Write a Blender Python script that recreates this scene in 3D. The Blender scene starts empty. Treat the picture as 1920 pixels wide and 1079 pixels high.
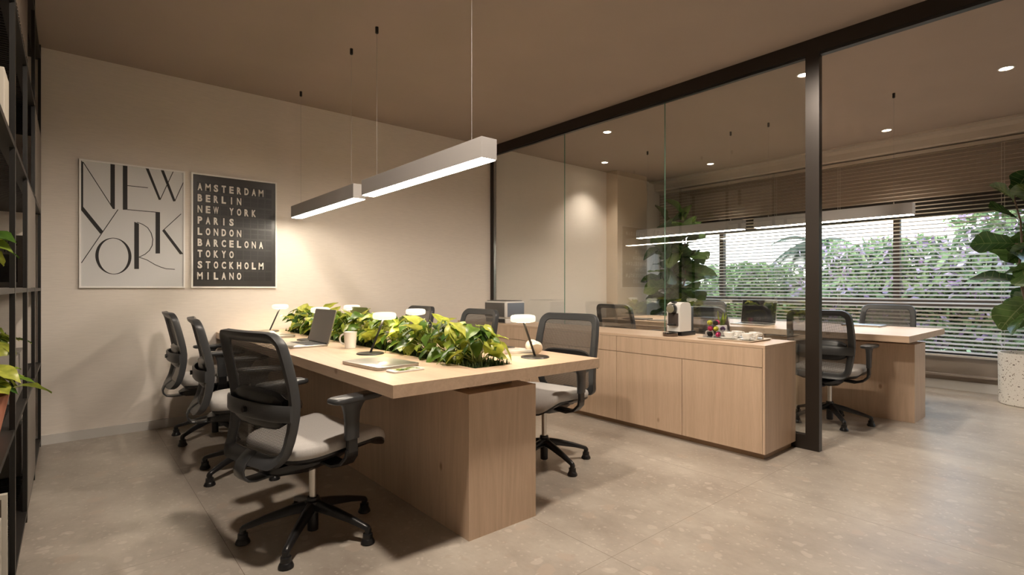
import bpy, bmesh, math, random
from mathutils import Vector, Matrix, Euler

# ------------------------------------------------------------------ camera, world, exposure
SC = bpy.context.scene
COL = SC.collection
CAMH = 1.13
cd = bpy.data.cameras.new('camera'); cam = bpy.data.objects.new('camera', cd); COL.objects.link(cam)
cam.location = (0, 0, CAMH)
cam.rotation_euler = (math.radians(90), 0, -math.atan2(979, 1155))
cd.sensor_width = 36.0; cd.lens = 979.0 / 1920.0 * 36.0
cd.shift_y = 0.8 / 1920.0
cd.clip_start = 0.02; cd.clip_end = 200
SC.camera = cam
SC.view_settings.view_transform = 'Standard'
SC.view_settings.look = 'None'
SC.view_settings.gamma = 1.0
SC.view_settings.use_curve_mapping = False
SC.view_settings.exposure = 0.25
SC.cycles.use_denoising = True
SC.cycles.max_bounces = 10
SC.cycles.transparent_max_bounces = 24
SC.cycles.glossy_bounces = 5
SC.cycles.sample_clamp_indirect = 6.0

world = bpy.data.worlds.new('sky'); SC.world = world; world.use_nodes = True
nt = world.node_tree; nt.nodes.clear()
wo = nt.nodes.new('ShaderNodeOutputWorld'); wb = nt.nodes.new('ShaderNodeBackground')
tc = nt.nodes.new('ShaderNodeTexCoord'); sx = nt.nodes.new('ShaderNodeSeparateXYZ'); cr = nt.nodes.new('ShaderNodeValToRGB')
nt.links.new(tc.outputs['Generated'], sx.inputs[0]); nt.links.new(sx.outputs['Z'], cr.inputs[0])
cr.color_ramp.elements[0].position = 0.0; cr.color_ramp.elements[0].color = (1.0, 0.93, 0.86, 1)
cr.color_ramp.elements[1].position = 0.30; cr.color_ramp.elements[1].color = (0.50, 0.66, 0.86, 1)
e = cr.color_ramp.elements.new(0.10); e.color = (0.92, 0.93, 0.95, 1)
nt.links.new(cr.outputs[0], wb.inputs[0]); wb.inputs[1].default_value = 5.0
nt.links.new(wb.outputs[0], wo.inputs[0])

def light(name, kind, loc, energy, color, rot=(0, 0, 0), **kw):
    l = bpy.data.lights.new(name, kind); l.energy = energy; l.color = color
    for k, v in kw.items(): setattr(l, k, v)
    o = bpy.data.objects.new(name, l); COL.objects.link(o); o.location = loc; o.rotation_euler = rot
    return o
SUN = light('sun', 'SUN', (-5, 4, 12), 3.2, (1.0, 0.93, 0.82), (math.radians(0), math.radians(-48), math.radians(-12)), angle=math.radians(1.5))
PORTAL = light('window_portal', 'AREA', (7.44, 1.0, 1.17), 1.0, (1, 1, 1), (0, math.radians(90), 0), shape='RECTANGLE', size=1.6, size_y=8.6)
PORTAL.data.cycles.is_portal = True
WARM = (1.0, 0.86, 0.72)
SPOT_W = 150.0       # the ceiling downlights of both rooms
PEND_E = 37.0        # diffuser strips of the pendants
LAMP_E = 36.0        # unseen emitter rings added under the desk lamp heads

# ------------------------------------------------------------------ materials
MATS = {}
def newmat(name):
    m = bpy.data.materials.new(name); m.use_nodes = True; MATS[name] = m
    return m, m.node_tree, m.node_tree.nodes['Principled BSDF']
def N(nt, t, **kw):
    n = nt.nodes.new(t)
    for k, v in kw.items(): setattr(n, k, v)
    return n
def plain(name, col, rough=0.5, metal=0.0, noise=0.0, scale=30.0, bump=0.0, emit=None, es=0.0, coat=0.0, spec=None):
    m, nt, b = newmat(name)
    b.inputs['Base Color'].default_value = (*col, 1); b.inputs['Roughness'].default_value = rough
    b.inputs['Metallic'].default_value = metal; b.inputs['Coat Weight'].default_value = coat
    if spec is not None: b.inputs['Specular IOR Level'].default_value = spec
    if noise or bump:
        tc = N(nt, 'ShaderNodeTexCoord'); nz = N(nt, 'ShaderNodeTexNoise'); nz.inputs['Scale'].default_value = scale
        nz.inputs['Detail'].default_value = 4
        nt.links.new(tc.outputs['Object'], nz.inputs['Vector'])
        if noise:
            r = N(nt, 'ShaderNodeValToRGB')
            r.color_ramp.elements[0].position = .3; r.color_ramp.elements[1].position = .7
            r.color_ramp.elements[0].color = (*[c * (1 - noise) for c in col], 1); r.color_ramp.elements[1].color = (*[min(1, c * (1 + noise)) for c in col], 1)
            nt.links.new(nz.outputs['Fac'], r.inputs[0]); nt.links.new(r.outputs[0], b.inputs['Base Color'])
        if bump:
            bp = N(nt, 'ShaderNodeBump'); bp.inputs['Strength'].default_value = bump; bp.inputs['Distance'].default_value = .002
            nt.links.new(nz.outputs['Fac'], bp.inputs['Height']); nt.links.new(bp.outputs[0], b.inputs['Normal'])
    if emit:
        b.inputs['Emission Color'].default_value = (*emit, 1); b.inputs['Emission Strength'].default_value = es
    return m

def wood(name, c1, c2, axis, rough=0.45):
    """pale oak; grain runs along the given axis (0 x, 1 y, 2 z)"""
    m, nt, b = newmat(name)
    tc = N(nt, 'ShaderNodeTexCoord'); mp = N(nt, 'ShaderNodeMapping')
    s = [1.0, 1.0, 1.0]; s[axis] = 0.07
    mp.inputs['Scale'].default_value = s
    nt.links.new(tc.outputs['Object'], mp.inputs[0])
    n1 = N(nt, 'ShaderNodeTexNoise'); n1.inputs['Scale'].default_value = 4.0; n1.inputs['Detail'].default_value = 3; n1.inputs['Distortion'].default_value = .6
    n2 = N(nt, 'ShaderNodeTexNoise'); n2.inputs['Scale'].default_value = 95.0; n2.inputs['Detail'].default_value = 5; n2.inputs['Roughness'].default_value = .7
    nt.links.new(mp.outputs[0], n1.inputs['Vector']); nt.links.new(mp.outputs[0], n2.inputs['Vector'])
    # cathedral rings: noise bands
    mul = N(nt, 'ShaderNodeMath', operation='MULTIPLY'); mul.inputs[1].default_value = 9.0
    nt.links.new(n1.outputs['Fac'], mul.inputs[0])
    fr = N(nt, 'ShaderNodeMath', operation='PINGPONG'); fr.inputs[1].default_value = .5
    nt.links.new(mul.outputs[0], fr.inputs[0])
    mx = N(nt, 'ShaderNodeMix'); mx.data_type = 'FLOAT'; mx.inputs[0].default_value = .6
    nt.links.new(fr.outputs[0], mx.inputs[2]); nt.links.new(n2.outputs['Fac'], mx.inputs[3])
    r = N(nt, 'ShaderNodeValToRGB'); r.color_ramp.elements[0].position = .22; r.color_ramp.elements[1].position = .68
    r.color_ramp.elements[0].color = (*c2, 1); r.color_ramp.elements[1].color = (*c1, 1)
    nt.links.new(mx.outputs[0], r.inputs[0])
    # few small knots
    v = N(nt, 'ShaderNodeTexVoronoi'); v.inputs['Scale'].default_value = 3.1
    mp2 = N(nt, 'ShaderNodeMapping'); s2 = [1.0, 1.0, 1.0]; s2[axis] = 0.6; mp2.inputs['Scale'].default_value = s2
    nt.links.new(tc.outputs['Object'], mp2.inputs[0]); nt.links.new(mp2.outputs[0], v.inputs['Vector'])
    kr = N(nt, 'ShaderNodeValToRGB'); kr.color_ramp.elements[0].position = .02; kr.color_ramp.elements[1].position = .05
    kr.color_ramp.elements[0].color = (.45, .33, .24, 1); kr.color_ramp.elements[1].color = (1, 1, 1, 1)
    nt.links.new(v.outputs['Distance'], kr.inputs[0])
    mm = N(nt, 'ShaderNodeMix'); mm.data_type = 'RGBA'; mm.blend_type = 'MULTIPLY'; mm.inputs[0].default_value = .8
    nt.links.new(r.outputs[0], mm.inputs[6]); nt.links.new(kr.outputs[0], mm.inputs[7])
    nt.links.new(mm.outputs[2], b.inputs['Base Color'])
    b.inputs['Roughness'].default_value = rough
    bp = N(nt, 'ShaderNodeBump'); bp.inputs['Strength'].default_value = .15; bp.inputs['Distance'].default_value = .001
    nt.links.new(n2.outputs['Fac'], bp.inputs['Height']); nt.links.new(bp.outputs[0], b.inputs['Normal'])
    return m

OAK1, OAK2 = (.68, .51, .37), (.54, .39, .27)
M_oakx = wood('oak_grain_x', OAK1, OAK2, 0, .38)
M_oaky = wood('oak_grain_y', OAK1, OAK2, 1, .38)
M_oakz = wood('oak_grain_z', OAK1, OAK2, 2, .42)
M_oakdark = wood('oak_dark_plinth', (.42, .28, .18), (.34, .22, .13), 1, .5)  # darker oak for the cabinet plinths and desk necks

def glassmat(name, tint, ior=1.5, boost=1.0, min_r=0.0):
    m = bpy.data.materials.new(name); m.use_nodes = True; nt = m.node_tree; nt.nodes.clear(); MATS[name] = m
    o = N(nt, 'ShaderNodeOutputMaterial'); t = N(nt, 'ShaderNodeBsdfTransparent'); g = N(nt, 'ShaderNodeBsdfGlossy'); mx = N(nt, 'ShaderNodeMixShader')
    # Schlick reflectance from the unsigned view angle, so both faces of a thin pane behave alike
    ge = N(nt, 'ShaderNodeNewGeometry'); dt = N(nt, 'ShaderNodeVectorMath', operation='DOT_PRODUCT')
    nt.links.new(ge.outputs['Normal'], dt.inputs[0]); nt.links.new(ge.outputs['Incoming'], dt.inputs[1])
    ab = N(nt, 'ShaderNodeMath', operation='ABSOLUTE'); nt.links.new(dt.outputs['Value'], ab.inputs[0])
    om = N(nt, 'ShaderNodeMath', operation='SUBTRACT'); om.inputs[0].default_value = 1.0; nt.links.new(ab.outputs[0], om.inputs[1])
    pw = N(nt, 'ShaderNodeMath', operation='POWER'); pw.inputs[1].default_value = 5.0; nt.links.new(om.outputs[0], pw.inputs[0])
    r0 = ((ior - 1) / (ior + 1)) ** 2
    fr = N(nt, 'ShaderNodeMath', operation='MULTIPLY_ADD'); fr.inputs[1].default_value = 1 - r0; fr.inputs[2].default_value = r0
    nt.links.new(pw.outputs[0], fr.inputs[0])
    ml = N(nt, 'ShaderNodeMath', operation='MULTIPLY_ADD'); ml.inputs[1].default_value = boost; ml.inputs[2].default_value = min_r; ml.use_clamp = True
    t.inputs[0].default_value = (*tint, 1); g.inputs['Roughness'].default_value = 0.0
    nt.links.new(fr.outputs[0], ml.inputs[0]); nt.links.new(ml.outputs[0], mx.inputs[0])
    nt.links.new(t.outputs[0], mx.inputs[1]); nt.links.new(g.outputs[0], mx.inputs[2]); nt.links.new(mx.outputs[0], o.inputs[0])
    return m
M_glass = glassmat('partition_glass', (.93, .94, .93), 1.45, 1.1, .075)
M_winglass = glassmat('window_glass', (.97, .98, .98), 1.45)
M_clear = glassmat('clear_acrylic', (.95, .95, .96), 1.45, 1.3, .03)
M_glassedge = plain('glass_edge', (.14, .27, .20), .15)

def wallmat(name, col):
    m, nt, b = newmat(name)
    tc = N(nt, 'ShaderNodeTexCoord'); mp = N(nt, 'ShaderNodeMapping'); mp.inputs['Scale'].default_value = (14, 14, 240)
    nz = N(nt, 'ShaderNodeTexNoise'); nz.inputs['Scale'].default_value = 1.0; nz.inputs['Detail'].default_value = 3
    nt.links.new(tc.outputs['Object'], mp.inputs[0]); nt.links.new(mp.outputs[0], nz.inputs['Vector'])
    r = N(nt, 'ShaderNodeValToRGB'); r.color_ramp.elements[0].position = .3; r.color_ramp.elements[1].position = .7
    r.color_ramp.elements[0].color = (*[c * .95 for c in col], 1); r.color_ramp.elements[1].color = (*[min(1, c * 1.03) for c in col], 1)
    nt.links.new(nz.outputs['Fac'], r.inputs[0]); nt.links.new(r.outputs[0], b.inputs['Base Color'])
    b.inputs['Roughness'].default_value = .85
    bp = N(nt, 'ShaderNodeBump'); bp.inputs['Strength'].default_value = .25; bp.inputs['Distance'].default_value = .001
    nt.links.new(nz.outputs['Fac'], bp.inputs['Height']); nt.links.new(bp.outputs[0], b.inputs['Normal'])
    return m
M_wall = wallmat('linen_wallpaper', (.78, .715, .645))
M_ceil = plain('ceiling_paint', (.37, .305, .262), .9, noise=.03, scale=2)
M_pier = wallmat('ochre_wallpaper', (.56, .46, .35))
M_base = plain('baseboard_paint', (.62, .60, .57), .5)

def floormat():
    m, nt, b = newmat('stone_tile_floor')
    tc = N(nt, 'ShaderNodeTexCoord')
    n1 = N(nt, 'ShaderNodeTexNoise'); n1.inputs['Scale'].default_value = 2.2; n1.inputs['Detail'].default_value = 9; n1.inputs['Roughness'].default_value = .72
    mpn = N(nt, 'ShaderNodeMapping'); mpn.inputs['Scale'].default_value = (1.3, .8, 1); nt.links.new(tc.outputs['Object'], mpn.inputs[0])
    nt.links.new(mpn.outputs[0], n1.inputs['Vector'])
    r = N(nt, 'ShaderNodeValToRGB'); r.color_ramp.elements[0].position = .3; r.color_ramp.elements[1].position = .72
    r.color_ramp.elements[0].color = (.31, .265, .222, 1); r.color_ramp.elements[1].color = (.52, .475, .41, 1)
    nt.links.new(n1.outputs['Fac'], r.inputs[0])
    # embedded pebbles and chips
    nd = N(nt, 'ShaderNodeTexNoise'); nd.inputs['Scale'].default_value = 9; nt.links.new(tc.outputs['Object'], nd.inputs['Vector'])
    va = N(nt, 'ShaderNodeVectorMath', operation='MULTIPLY_ADD'); va.inputs[1].default_value = (.09, .09, .09)
    nt.links.new(nd.outputs['Color'], va.inputs[0]); nt.links.new(tc.outputs['Object'], va.inputs[2])
    col = r.outputs[0]
    for sc, p0, p1, tone, seed in ((6.0, .22, .26, (.46, .38, .31, 1), 0.3), (11.0, .22, .28, (.62, .56, .49, 1), 4.2), (19.0, .22, .30, (.40, .33, .27, 1), 9.1), (40.0, .25, .36, (.62, .57, .50, 1), 2.7)):
        mp = N(nt, 'ShaderNodeMapping'); mp.inputs['Location'].default_value = (seed, seed * 2, 0)
        nt.links.new(va.outputs[0], mp.inputs[0])
        v = N(nt, 'ShaderNodeTexVoronoi'); v.inputs['Scale'].default_value = sc
        nt.links.new(mp.outputs[0], v.inputs['Vector'])
        lt = N(nt, 'ShaderNodeMapRange'); lt.inputs[1].default_value = p0 / 1.0; lt.inputs[2].default_value = p1; lt.inputs[3].default_value = 1; lt.inputs[4].default_value = 0
        nt.links.new(v.outputs['Distance'], lt.inputs[0])
        sp = N(nt, 'ShaderNodeSeparateColor'); nt.links.new(v.outputs['Color'], sp.inputs[0])
        gt = N(nt, 'ShaderNodeMath', operation='GREATER_THAN'); gt.inputs[1].default_value = .62
        nt.links.new(sp.outputs[0], gt.inputs[0])
        ml = N(nt, 'ShaderNodeMath', operation='MULTIPLY'); nt.links.new(lt.outputs[0], ml.inputs[0]); nt.links.new(gt.outputs[0], ml.inputs[1])
        ml2 = N(nt, 'ShaderNodeMath', operation='MULTIPLY'); ml2.inputs[1].default_value = {6.0: .55, 11.0: .4, 19.0: .4, 40.0: .35}[sc]; nt.links.new(ml.outputs[0], ml2.inputs[0])
        mx = N(nt, 'ShaderNodeMix'); mx.data_type = 'RGBA'
        nt.links.new(ml2.outputs[0], mx.inputs[0]); nt.links.new(col, mx.inputs[6]); mx.inputs[7].default_value = tone
        col = mx.outputs[2]
    # joints every 1.21 m along x and 1.205 m along y
    sp = N(nt, 'ShaderNodeSeparateXYZ'); nt.links.new(tc.outputs['Object'], sp.inputs[0])
    outs = []
    for ax, off, per in ((0, .525, 1.21), (1, 1.40, 1.21)):
        a = N(nt, 'ShaderNodeMath', operation='SUBTRACT'); a.inputs[1].default_value = off - 20 * per
        nt.links.new(sp.outputs[ax], a.inputs[0])
        d = N(nt, 'ShaderNodeMath', operation='DIVIDE'); d.inputs[1].default_value = per; nt.links.new(a.outputs[0], d.inputs[0])
        f = N(nt, 'ShaderNodeMath', operation='FRACT'); nt.links.new(d.outputs[0], f.inputs[0])
        w = (.0022 if ax == 0 else .0016) / per
        l = N(nt, 'ShaderNodeMath', operation='LESS_THAN'); l.inputs[1].default_value = w; nt.links.new(f.outputs[0], l.inputs[0])
        outs.append(l)
    mxx = N(nt, 'ShaderNodeMath', operation='MAXIMUM'); nt.links.new(outs[0].outputs[0], mxx.inputs[0]); nt.links.new(outs[1].outputs[0], mxx.inputs[1])
    mj = N(nt, 'ShaderNodeMix'); mj.data_type = 'RGBA'; nt.links.new(mxx.outputs[0], mj.inputs[0]); nt.links.new(col, mj.inputs[6]); mj.inputs[7].default_value = (.16, .12, .09, 1)
    nt.links.new(mj.outputs[2], b.inputs['Base Color'])
    rr = N(nt, 'ShaderNodeMapRange'); rr.inputs[3].default_value = .26; rr.inputs[4].default_value = .42
    nt.links.new(n1.outputs['Fac'], rr.inputs[0]); nt.links.new(rr.outputs[0], b.inputs['Roughness'])
    return m
M_floor = floormat()
M_black = plain('black_plastic', (.012, .012, .013), .32)
M_dark = plain('charcoal_plastic', (.045, .047, .05), .36)
M_blackmetal = plain('black_painted_metal', (.010, .009, .008), .4)
M_bronze = plain('dark_bronze_aluminium', (.030, .023, .018), .38, metal=.3)
M_chrome = plain('brushed_steel', (.62, .60, .57), .28, metal=1)
M_seat = plain('light_grey_fabric', (.46, .44, .42), .85, noise=.06, scale=220, bump=.2)
M_white = plain('white_gloss', (.80, .79, .76), .25)
M_ceramic = plain('white_ceramic', (.85, .83, .79), .18)
M_alu = plain('aluminium', (.52, .50, .47), .32, metal=1)
M_alud = plain('aluminium_dark_logo', (.10, .10, .10), .3, metal=.8)
M_screen = plain('screen_glass', (.02, .02, .022), .08)
M_keys = plain('black_keys', (.03, .03, .03), .5)
M_fixture = plain('light_grey_fixture', (.36, .345, .335), .45)
M_diff = plain('pendant_diffuser', (.9, .85, .7), .5, emit=(1.0, .88, .72), es=PEND_E)
M_head = plain('glowing_opal_head', (.35, .33, .28), .4, emit=(1.0, .90, .66), es=0.95)
M_addglow = plain('added_lamp_glow', (.9, .9, .9), .4, emit=(1.0, .82, .56), es=LAMP_E)
M_spotdisc = plain('downlight_lens', (.9, .9, .9), .4, emit=(1.0, .82, .62), es=40)
M_slat = plain('blind_slat', (.70, .63, .55), .45)
def translucent(m, col, fac):
    nt = m.node_tree; b = nt.nodes['Principled BSDF']; o = nt.nodes['Material Output']
    tr = N(nt, 'ShaderNodeBsdfTranslucent'); tr.inputs[0].default_value = (*col, 1); ms = N(nt, 'ShaderNodeMixShader'); ms.inputs[0].default_value = fac
    nt.links.new(b.outputs[0], ms.inputs[1]); nt.links.new(tr.outputs[0], ms.inputs[2]); nt.links.new(ms.outputs[0], o.inputs[0])
translucent(M_slat, (.80, .72, .62), .42)
M_cord = plain('blind_cord', (.75, .72, .66), .7)
M_soil = plain('dark_soil', (.03, .022, .014), .95, noise=.4, scale=60)
M_terra = plain('terracotta', (.50, .20, .13), .7, noise=.08, scale=12)
M_grey = plain('warm_grey_panel', (.25, .22, .195), .7)
M_flute = plain('fluted_brown_panel', (.10, .075, .055), .6)
M_book = plain('book_cream', (.62, .58, .50), .7)
M_bark = plain('fig_bark', (.16, .11, .075), .85, noise=.3, scale=40, bump=.5)

def meshfabric(name, col, alpha):
    m, nt, b = newmat(name)
    b.inputs['Base Color'].default_value = (*col, 1); b.inputs['Roughness'].default_value = .8
    tc = N(nt, 'ShaderNodeTexCoord'); w1 = N(nt, 'ShaderNodeTexWave'); w2 = N(nt, 'ShaderNodeTexWave')
    w1.bands_direction = 'Z'; w2.bands_direction = 'Y'
    for w in (w1, w2): w.inputs['Scale'].default_value = 60; nt.links.new(tc.outputs['Object'], w.inputs['Vector'])
    ad = N(nt, 'ShaderNodeMath', operation='MAXIMUM'); nt.links.new(w1.outputs['Fac'], ad.inputs[0]); nt.links.new(w2.outputs['Fac'], ad.inputs[1])
    mr = N(nt, 'ShaderNodeMapRange'); mr.inputs[1].default_value = .35; mr.inputs[2].default_value = 1; mr.inputs[3].default_value = alpha - .25; mr.inputs[4].default_value = min(1, alpha + .25)
    nt.links.new(ad.outputs[0], mr.inputs[0]); nt.links.new(mr.outputs[0], b.inputs['Alpha'])
    return m
M_mesh = meshfabric('chair_mesh_fabric', (.075, .068, .063), .70)

def leafmat(name, dark, mid, lite, rough=.35, trans=.3, veins=False, cuts=(.3, .65)):
    m, nt, b = newmat(name)
    o = nt.nodes['Material Output']
    g = N(nt, 'ShaderNodeNewGeometry'); r = N(nt, 'ShaderNodeValToRGB')
    r.color_ramp.elements[0].position = 0; r.color_ramp.elements[0].color = (*dark, 1)
    r.color_ramp.elements[1].position = cuts[1] + .15; r.color_ramp.elements[1].color = (*lite, 1)
    e = r.color_ramp.elements.new(cuts[0]); e.color = (*mid, 1)
    nt.links.new(g.outputs['Random Per Island'], r.inputs[0])
    tc = N(nt, 'ShaderNodeTexCoord'); nz = N(nt, 'ShaderNodeTexNoise'); nz.inputs['Scale'].default_value = 26 if not veins else 9; nz.inputs['Detail'].default_value = 3
    nt.links.new(tc.outputs['Object'], nz.inputs['Vector'])
    r2 = N(nt, 'ShaderNodeValToRGB'); r2.color_ramp.elements[0].position = .38; r2.color_ramp.elements[1].position = .62
    r2.color_ramp.elements[0].color = (.55, .6, .5, 1); r2.color_ramp.elements[1].color = (1.15, 1.15, 1.1, 1)
    nt.links.new(nz.outputs['Fac'], r2.inputs[0])
    mx = N(nt, 'ShaderNodeMix'); mx.data_type = 'RGBA'; mx.blend_type = 'MULTIPLY'; mx.inputs[0].default_value = .8
    nt.links.new(r.outputs[0], mx.inputs[6]); nt.links.new(r2.outputs[0], mx.inputs[7])
    nt.links.new(mx.outputs[2], b.inputs['Base Color']); b.inputs['Roughness'].default_value = rough
    tr = N(nt, 'ShaderNodeBsdfTranslucent'); nt.links.new(mx.outputs[2], tr.inputs[0])
    ms = N(nt, 'ShaderNodeMixShader'); ms.inputs[0].default_value = trans
    nt.links.new(b.outputs[0], ms.inputs[1]); nt.links.new(tr.outputs[0], ms.inputs[2]); nt.links.new(ms.outputs[0], o.inputs[0])
    return m
M_leaf = leafmat('pothos_leaf', (.035, .10, .02), (.16, .27, .035), (.55, .58, .10), .3, .3, cuts=(.28, .62))
M_leaflime = leafmat('lime_leaf', (.33, .40, .04), (.44, .50, .06), (.54, .56, .10), .35, .35)
M_fig0 = leafmat('fiddle_leaf', (.03, .07, .025), (.05, .11, .03), (.11, .17, .04), .26, .2, veins=True)
def add_veins(m, tone):
    nt = m.node_tree; b = nt.nodes['Principled BSDF']; src = b.inputs['Base Color'].links[0].from_socket
    uv = N(nt, 'ShaderNodeUVMap'); sp = N(nt, 'ShaderNodeSeparateXYZ'); nt.links.new(uv.outputs[0], sp.inputs[0])
    def mth(op, a, b_=None, **k):
        n = N(nt, 'ShaderNodeMath', operation=op)
        for i, v in enumerate((a, b_)):
            if v is None: continue
            if isinstance(v, (int, float)): n.inputs[i].default_value = v
            else: nt.links.new(v, n.inputs[i])
        return n.outputs[0]
    au = mth('ABSOLUTE', sp.outputs[1])
    mid = mth('LESS_THAN', au, .035)
    side = mth('LESS_THAN', mth('FRACT', mth('SUBTRACT', mth('MULTIPLY', sp.outputs[0], 6.0), mth('MULTIPLY', au, 1.1))), .07)
    f = mth('MULTIPLY', mth('MAXIMUM', mid, side), .7)
    mx = N(nt, 'ShaderNodeMix'); mx.data_type = 'RGBA'; nt.links.new(f, mx.inputs[0]); nt.links.new(src, mx.inputs[6]); mx.inputs[7].default_value = (*tone, 1)
    nt.links.new(mx.outputs[2], b.inputs['Base Color'])
    return m
M_fig = add_veins(M_fig0, (.26, .30, .12))
M_stem = plain('pale_green_stem', (.30, .33, .10), .6)
M_moss = leafmat('moss_tuft', (.012, .03, .008), (.03, .06, .012), (.08, .11, .03), .8, .2)
M_bush = leafmat('garden_leaf', (.09, .15, .06), (.18, .27, .10), (.34, .42, .20), .8, .3)
M_flower = leafmat('purple_flower', (.44, .24, .48), (.58, .38, .60), (.72, .56, .72), .8, .4)
M_palm = leafmat('palm_leaf', (.03, .05, .03), (.06, .09, .05), (.11, .15, .09), .7, .3)

# ------------------------------------------------------------------ mesh builder
class MB:
    def __init__(s): s.bm = bmesh.new()
    def poly(s, pts, faces):
        vs = [s.bm.verts.new(p) for p in pts]
        for f in faces:
            try: s.bm.faces.new([vs[i] for i in f])
            except ValueError: pass
        return vs
    def box(s, x0, x1, y0, y1, z0, z1, bev=0.0, seg=2, mat=None):
        vs = s.poly([(x0, y0, z0), (x1, y0, z0), (x1, y1, z0), (x0, y1, z0), (x0, y0, z1), (x1, y0, z1), (x1, y1, z1), (x0, y1, z1)],
                    [(0, 3, 2, 1), (4, 5, 6, 7), (0, 1, 5, 4), (1, 2, 6, 5), (2, 3, 7, 6), (3, 0, 4, 7)])
        if bev:
            es = list({e for v in vs for e in v.link_edges})
            r = bmesh.ops.bevel(s.bm, geom=es, offset=bev, segments=seg, affect='EDGES', profile=.5)
            vs = list({v for f in r['faces'] for v in f.verts} | {v for v in vs if v.is_valid})
        if mat is not None: bmesh.ops.transform(s.bm, matrix=mat, verts=vs)
        return vs
    def rings(s, rings, cap=True, closed=True):
        """rings: list of equal-length vertex loops"""
        L = [[s.bm.verts.new(p) for p in r] for r in rings]
        n = len(L[0])
        for a, b in zip(L, L[1:]):
            for i in range(n if closed else n - 1):
                j = (i + 1) % n
                try: s.bm.faces.new((a[i], a[j], b[j], b[i]))
                except ValueError: pass
        if cap:
            for l in (list(reversed(L[0])), L[-1]):
                try: s.bm.faces.new(l)
                except ValueError: pass
        return L
    def lathe(s, prof, c=(0, 0, 0), n=24, axis='Z', cap=True):
        rs = []
        for r, h in prof:
            ring = []
            for i in range(n):
                a = 2 * math.pi * i / n; u, v = r * math.cos(a), r * math.sin(a)
                p = (u, v, h) if axis == 'Z' else ((h, u, v) if axis == 'X' else (v, h, u))
                ring.append((c[0] + p[0], c[1] + p[1], c[2] + p[2]))
            rs.append(ring)
        return s.rings(rs, cap)
    def tube(s, pts, r, n=8, cap=True):
        pts = [Vector(p) for p in pts]; rs = []
        up = Vector((0, 0, 1)); prev = None
        for i, p in enumerate(pts):
            t = (pts[min(i + 1, len(pts) - 1)] - pts[max(i - 1, 0)]).normalized()
            if prev is None:
                a = t.cross(up if abs(t.z) < .95 else Vector((1, 0, 0))).normalized()
            else:
                a = (prev - t * prev.dot(t)).normalized()
            prev = a; b = t.cross(a)
            rr = r[i] if isinstance(r, (list, tuple)) else r
            rs.append([p + a * rr * math.cos(2 * math.pi * k / n) + b * rr * math.sin(2 * math.pi * k / n) for k in range(n)])
        return s.rings(rs, cap)
    def ribbon(s, pts, w, t, wdir=Vector((0, 1, 0)), bev=0.0):
        """solid strap with width w along wdir and thickness t swept on pts; w may be a list"""
        pts = [Vector(p) for p in pts]; rs = []
        for i, p in enumerate(pts):
            d = (pts[min(i + 1, len(pts) - 1)] - pts[max(i - 1, 0)]).normalized()
            nrm = d.cross(wdir).normalized()
            ww = (w[i] if isinstance(w, (list, tuple)) else w) / 2; tt = (t[i] if isinstance(t, (list, tuple)) else t) / 2
            k = min(ww, tt) * .45
            rs.append([p + wdir * a + nrm * b for a, b in ((-ww + k, -tt), (ww - k, -tt), (ww, -tt + k), (ww, tt - k), (ww - k, tt), (-ww + k, tt), (-ww, tt - k), (-ww, -tt + k))])
        return s.rings(rs)
    def prism(s, pts2, f, d0, d1):
        """2D outline extruded; f(u,v,d)->xyz"""
        return s.rings([[f(u, v, d0) for u, v in pts2], [f(u, v, d1) for u, v in pts2]])
    def finish(s, name, mat, parent=None, smooth=False, loc=None, kind=None, angle=35):
        bmesh.ops.recalc_face_normals(s.bm, faces=s.bm.faces)
        me = bpy.data.meshes.new(name); s.bm.to_mesh(me); s.bm.free()
        if smooth:
            me.polygons.foreach_set('use_smooth', [True] * len(me.polygons))
            try: me.set_sharp_from_angle(angle=math.radians(angle))
            except Exception: pass
        mats = mat if isinstance(mat, (list, tuple)) else [mat]
        for m in mats: me.materials.append(m)
        o = bpy.data.objects.new(name, me); COL.objects.link(o)
        if parent: o.parent = parent
        if loc: o.location = loc
        if kind: o['kind'] = kind
        return o

def tag(o, label, cat, group=None, kind=None):
    o['label'] = label; o['category'] = cat
    if group: o['group'] = group
    if kind: o['kind'] = kind
    return o
def thing(name, label, cat, loc=(0, 0, 0), rz=0.0, group=None):
    o = bpy.data.objects.new(name, None); COL.objects.link(o); o.empty_display_size = .05
    o.location = loc; o.rotation_euler = (0, 0, rz)
    return tag(o, label, cat, group)
def copy_tree(o, parent=None):
    c = o.copy(); COL.objects.link(c)
    if parent is not None: c.parent = parent
    for ch in list(o.children): copy_tree(ch, c)
    return c
def place(proto, used, loc, rz, label):
    o = proto if not used else copy_tree(proto)
    o.location = loc; o.rotation_euler = (0, 0, rz); o['label'] = label
    return o
def struct(name, mb, mat, parent=None):
    o = mb.finish(name, mat, parent)
    o['kind'] = 'structure'
    return o
def sbox(name, b, mat, parent=None, bev=0.0):
    m = MB(); m.box(*b, bev=bev); return struct(name, m, mat, parent)
def pbox(name, b, mat, parent, bev=0.0, smooth=False):
    m = MB(); m.box(*b, bev=bev); return m.finish(name, mat, parent, smooth=smooth or bev > 0)
def rrect(w, h, r, n=6):
    """rounded rectangle outline centred at 0"""
    pts = []
    for cx, cy, a0 in ((w / 2 - r, h / 2 - r, 0), (-w / 2 + r, h / 2 - r, 90), (-w / 2 + r, -h / 2 + r, 180), (w / 2 - r, -h / 2 + r, 270)):
        for i in range(n + 1):
            a = math.radians(a0 + 90 * i / n); pts.append((cx + r * math.cos(a), cy + r * math.sin(a)))
    return pts
R = math.radians
CEIL = 2.86; XP = 3.929; YB = 5.046; XW = 7.5; Y0 = -3.2; XL = -.60; DT = .752

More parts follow.
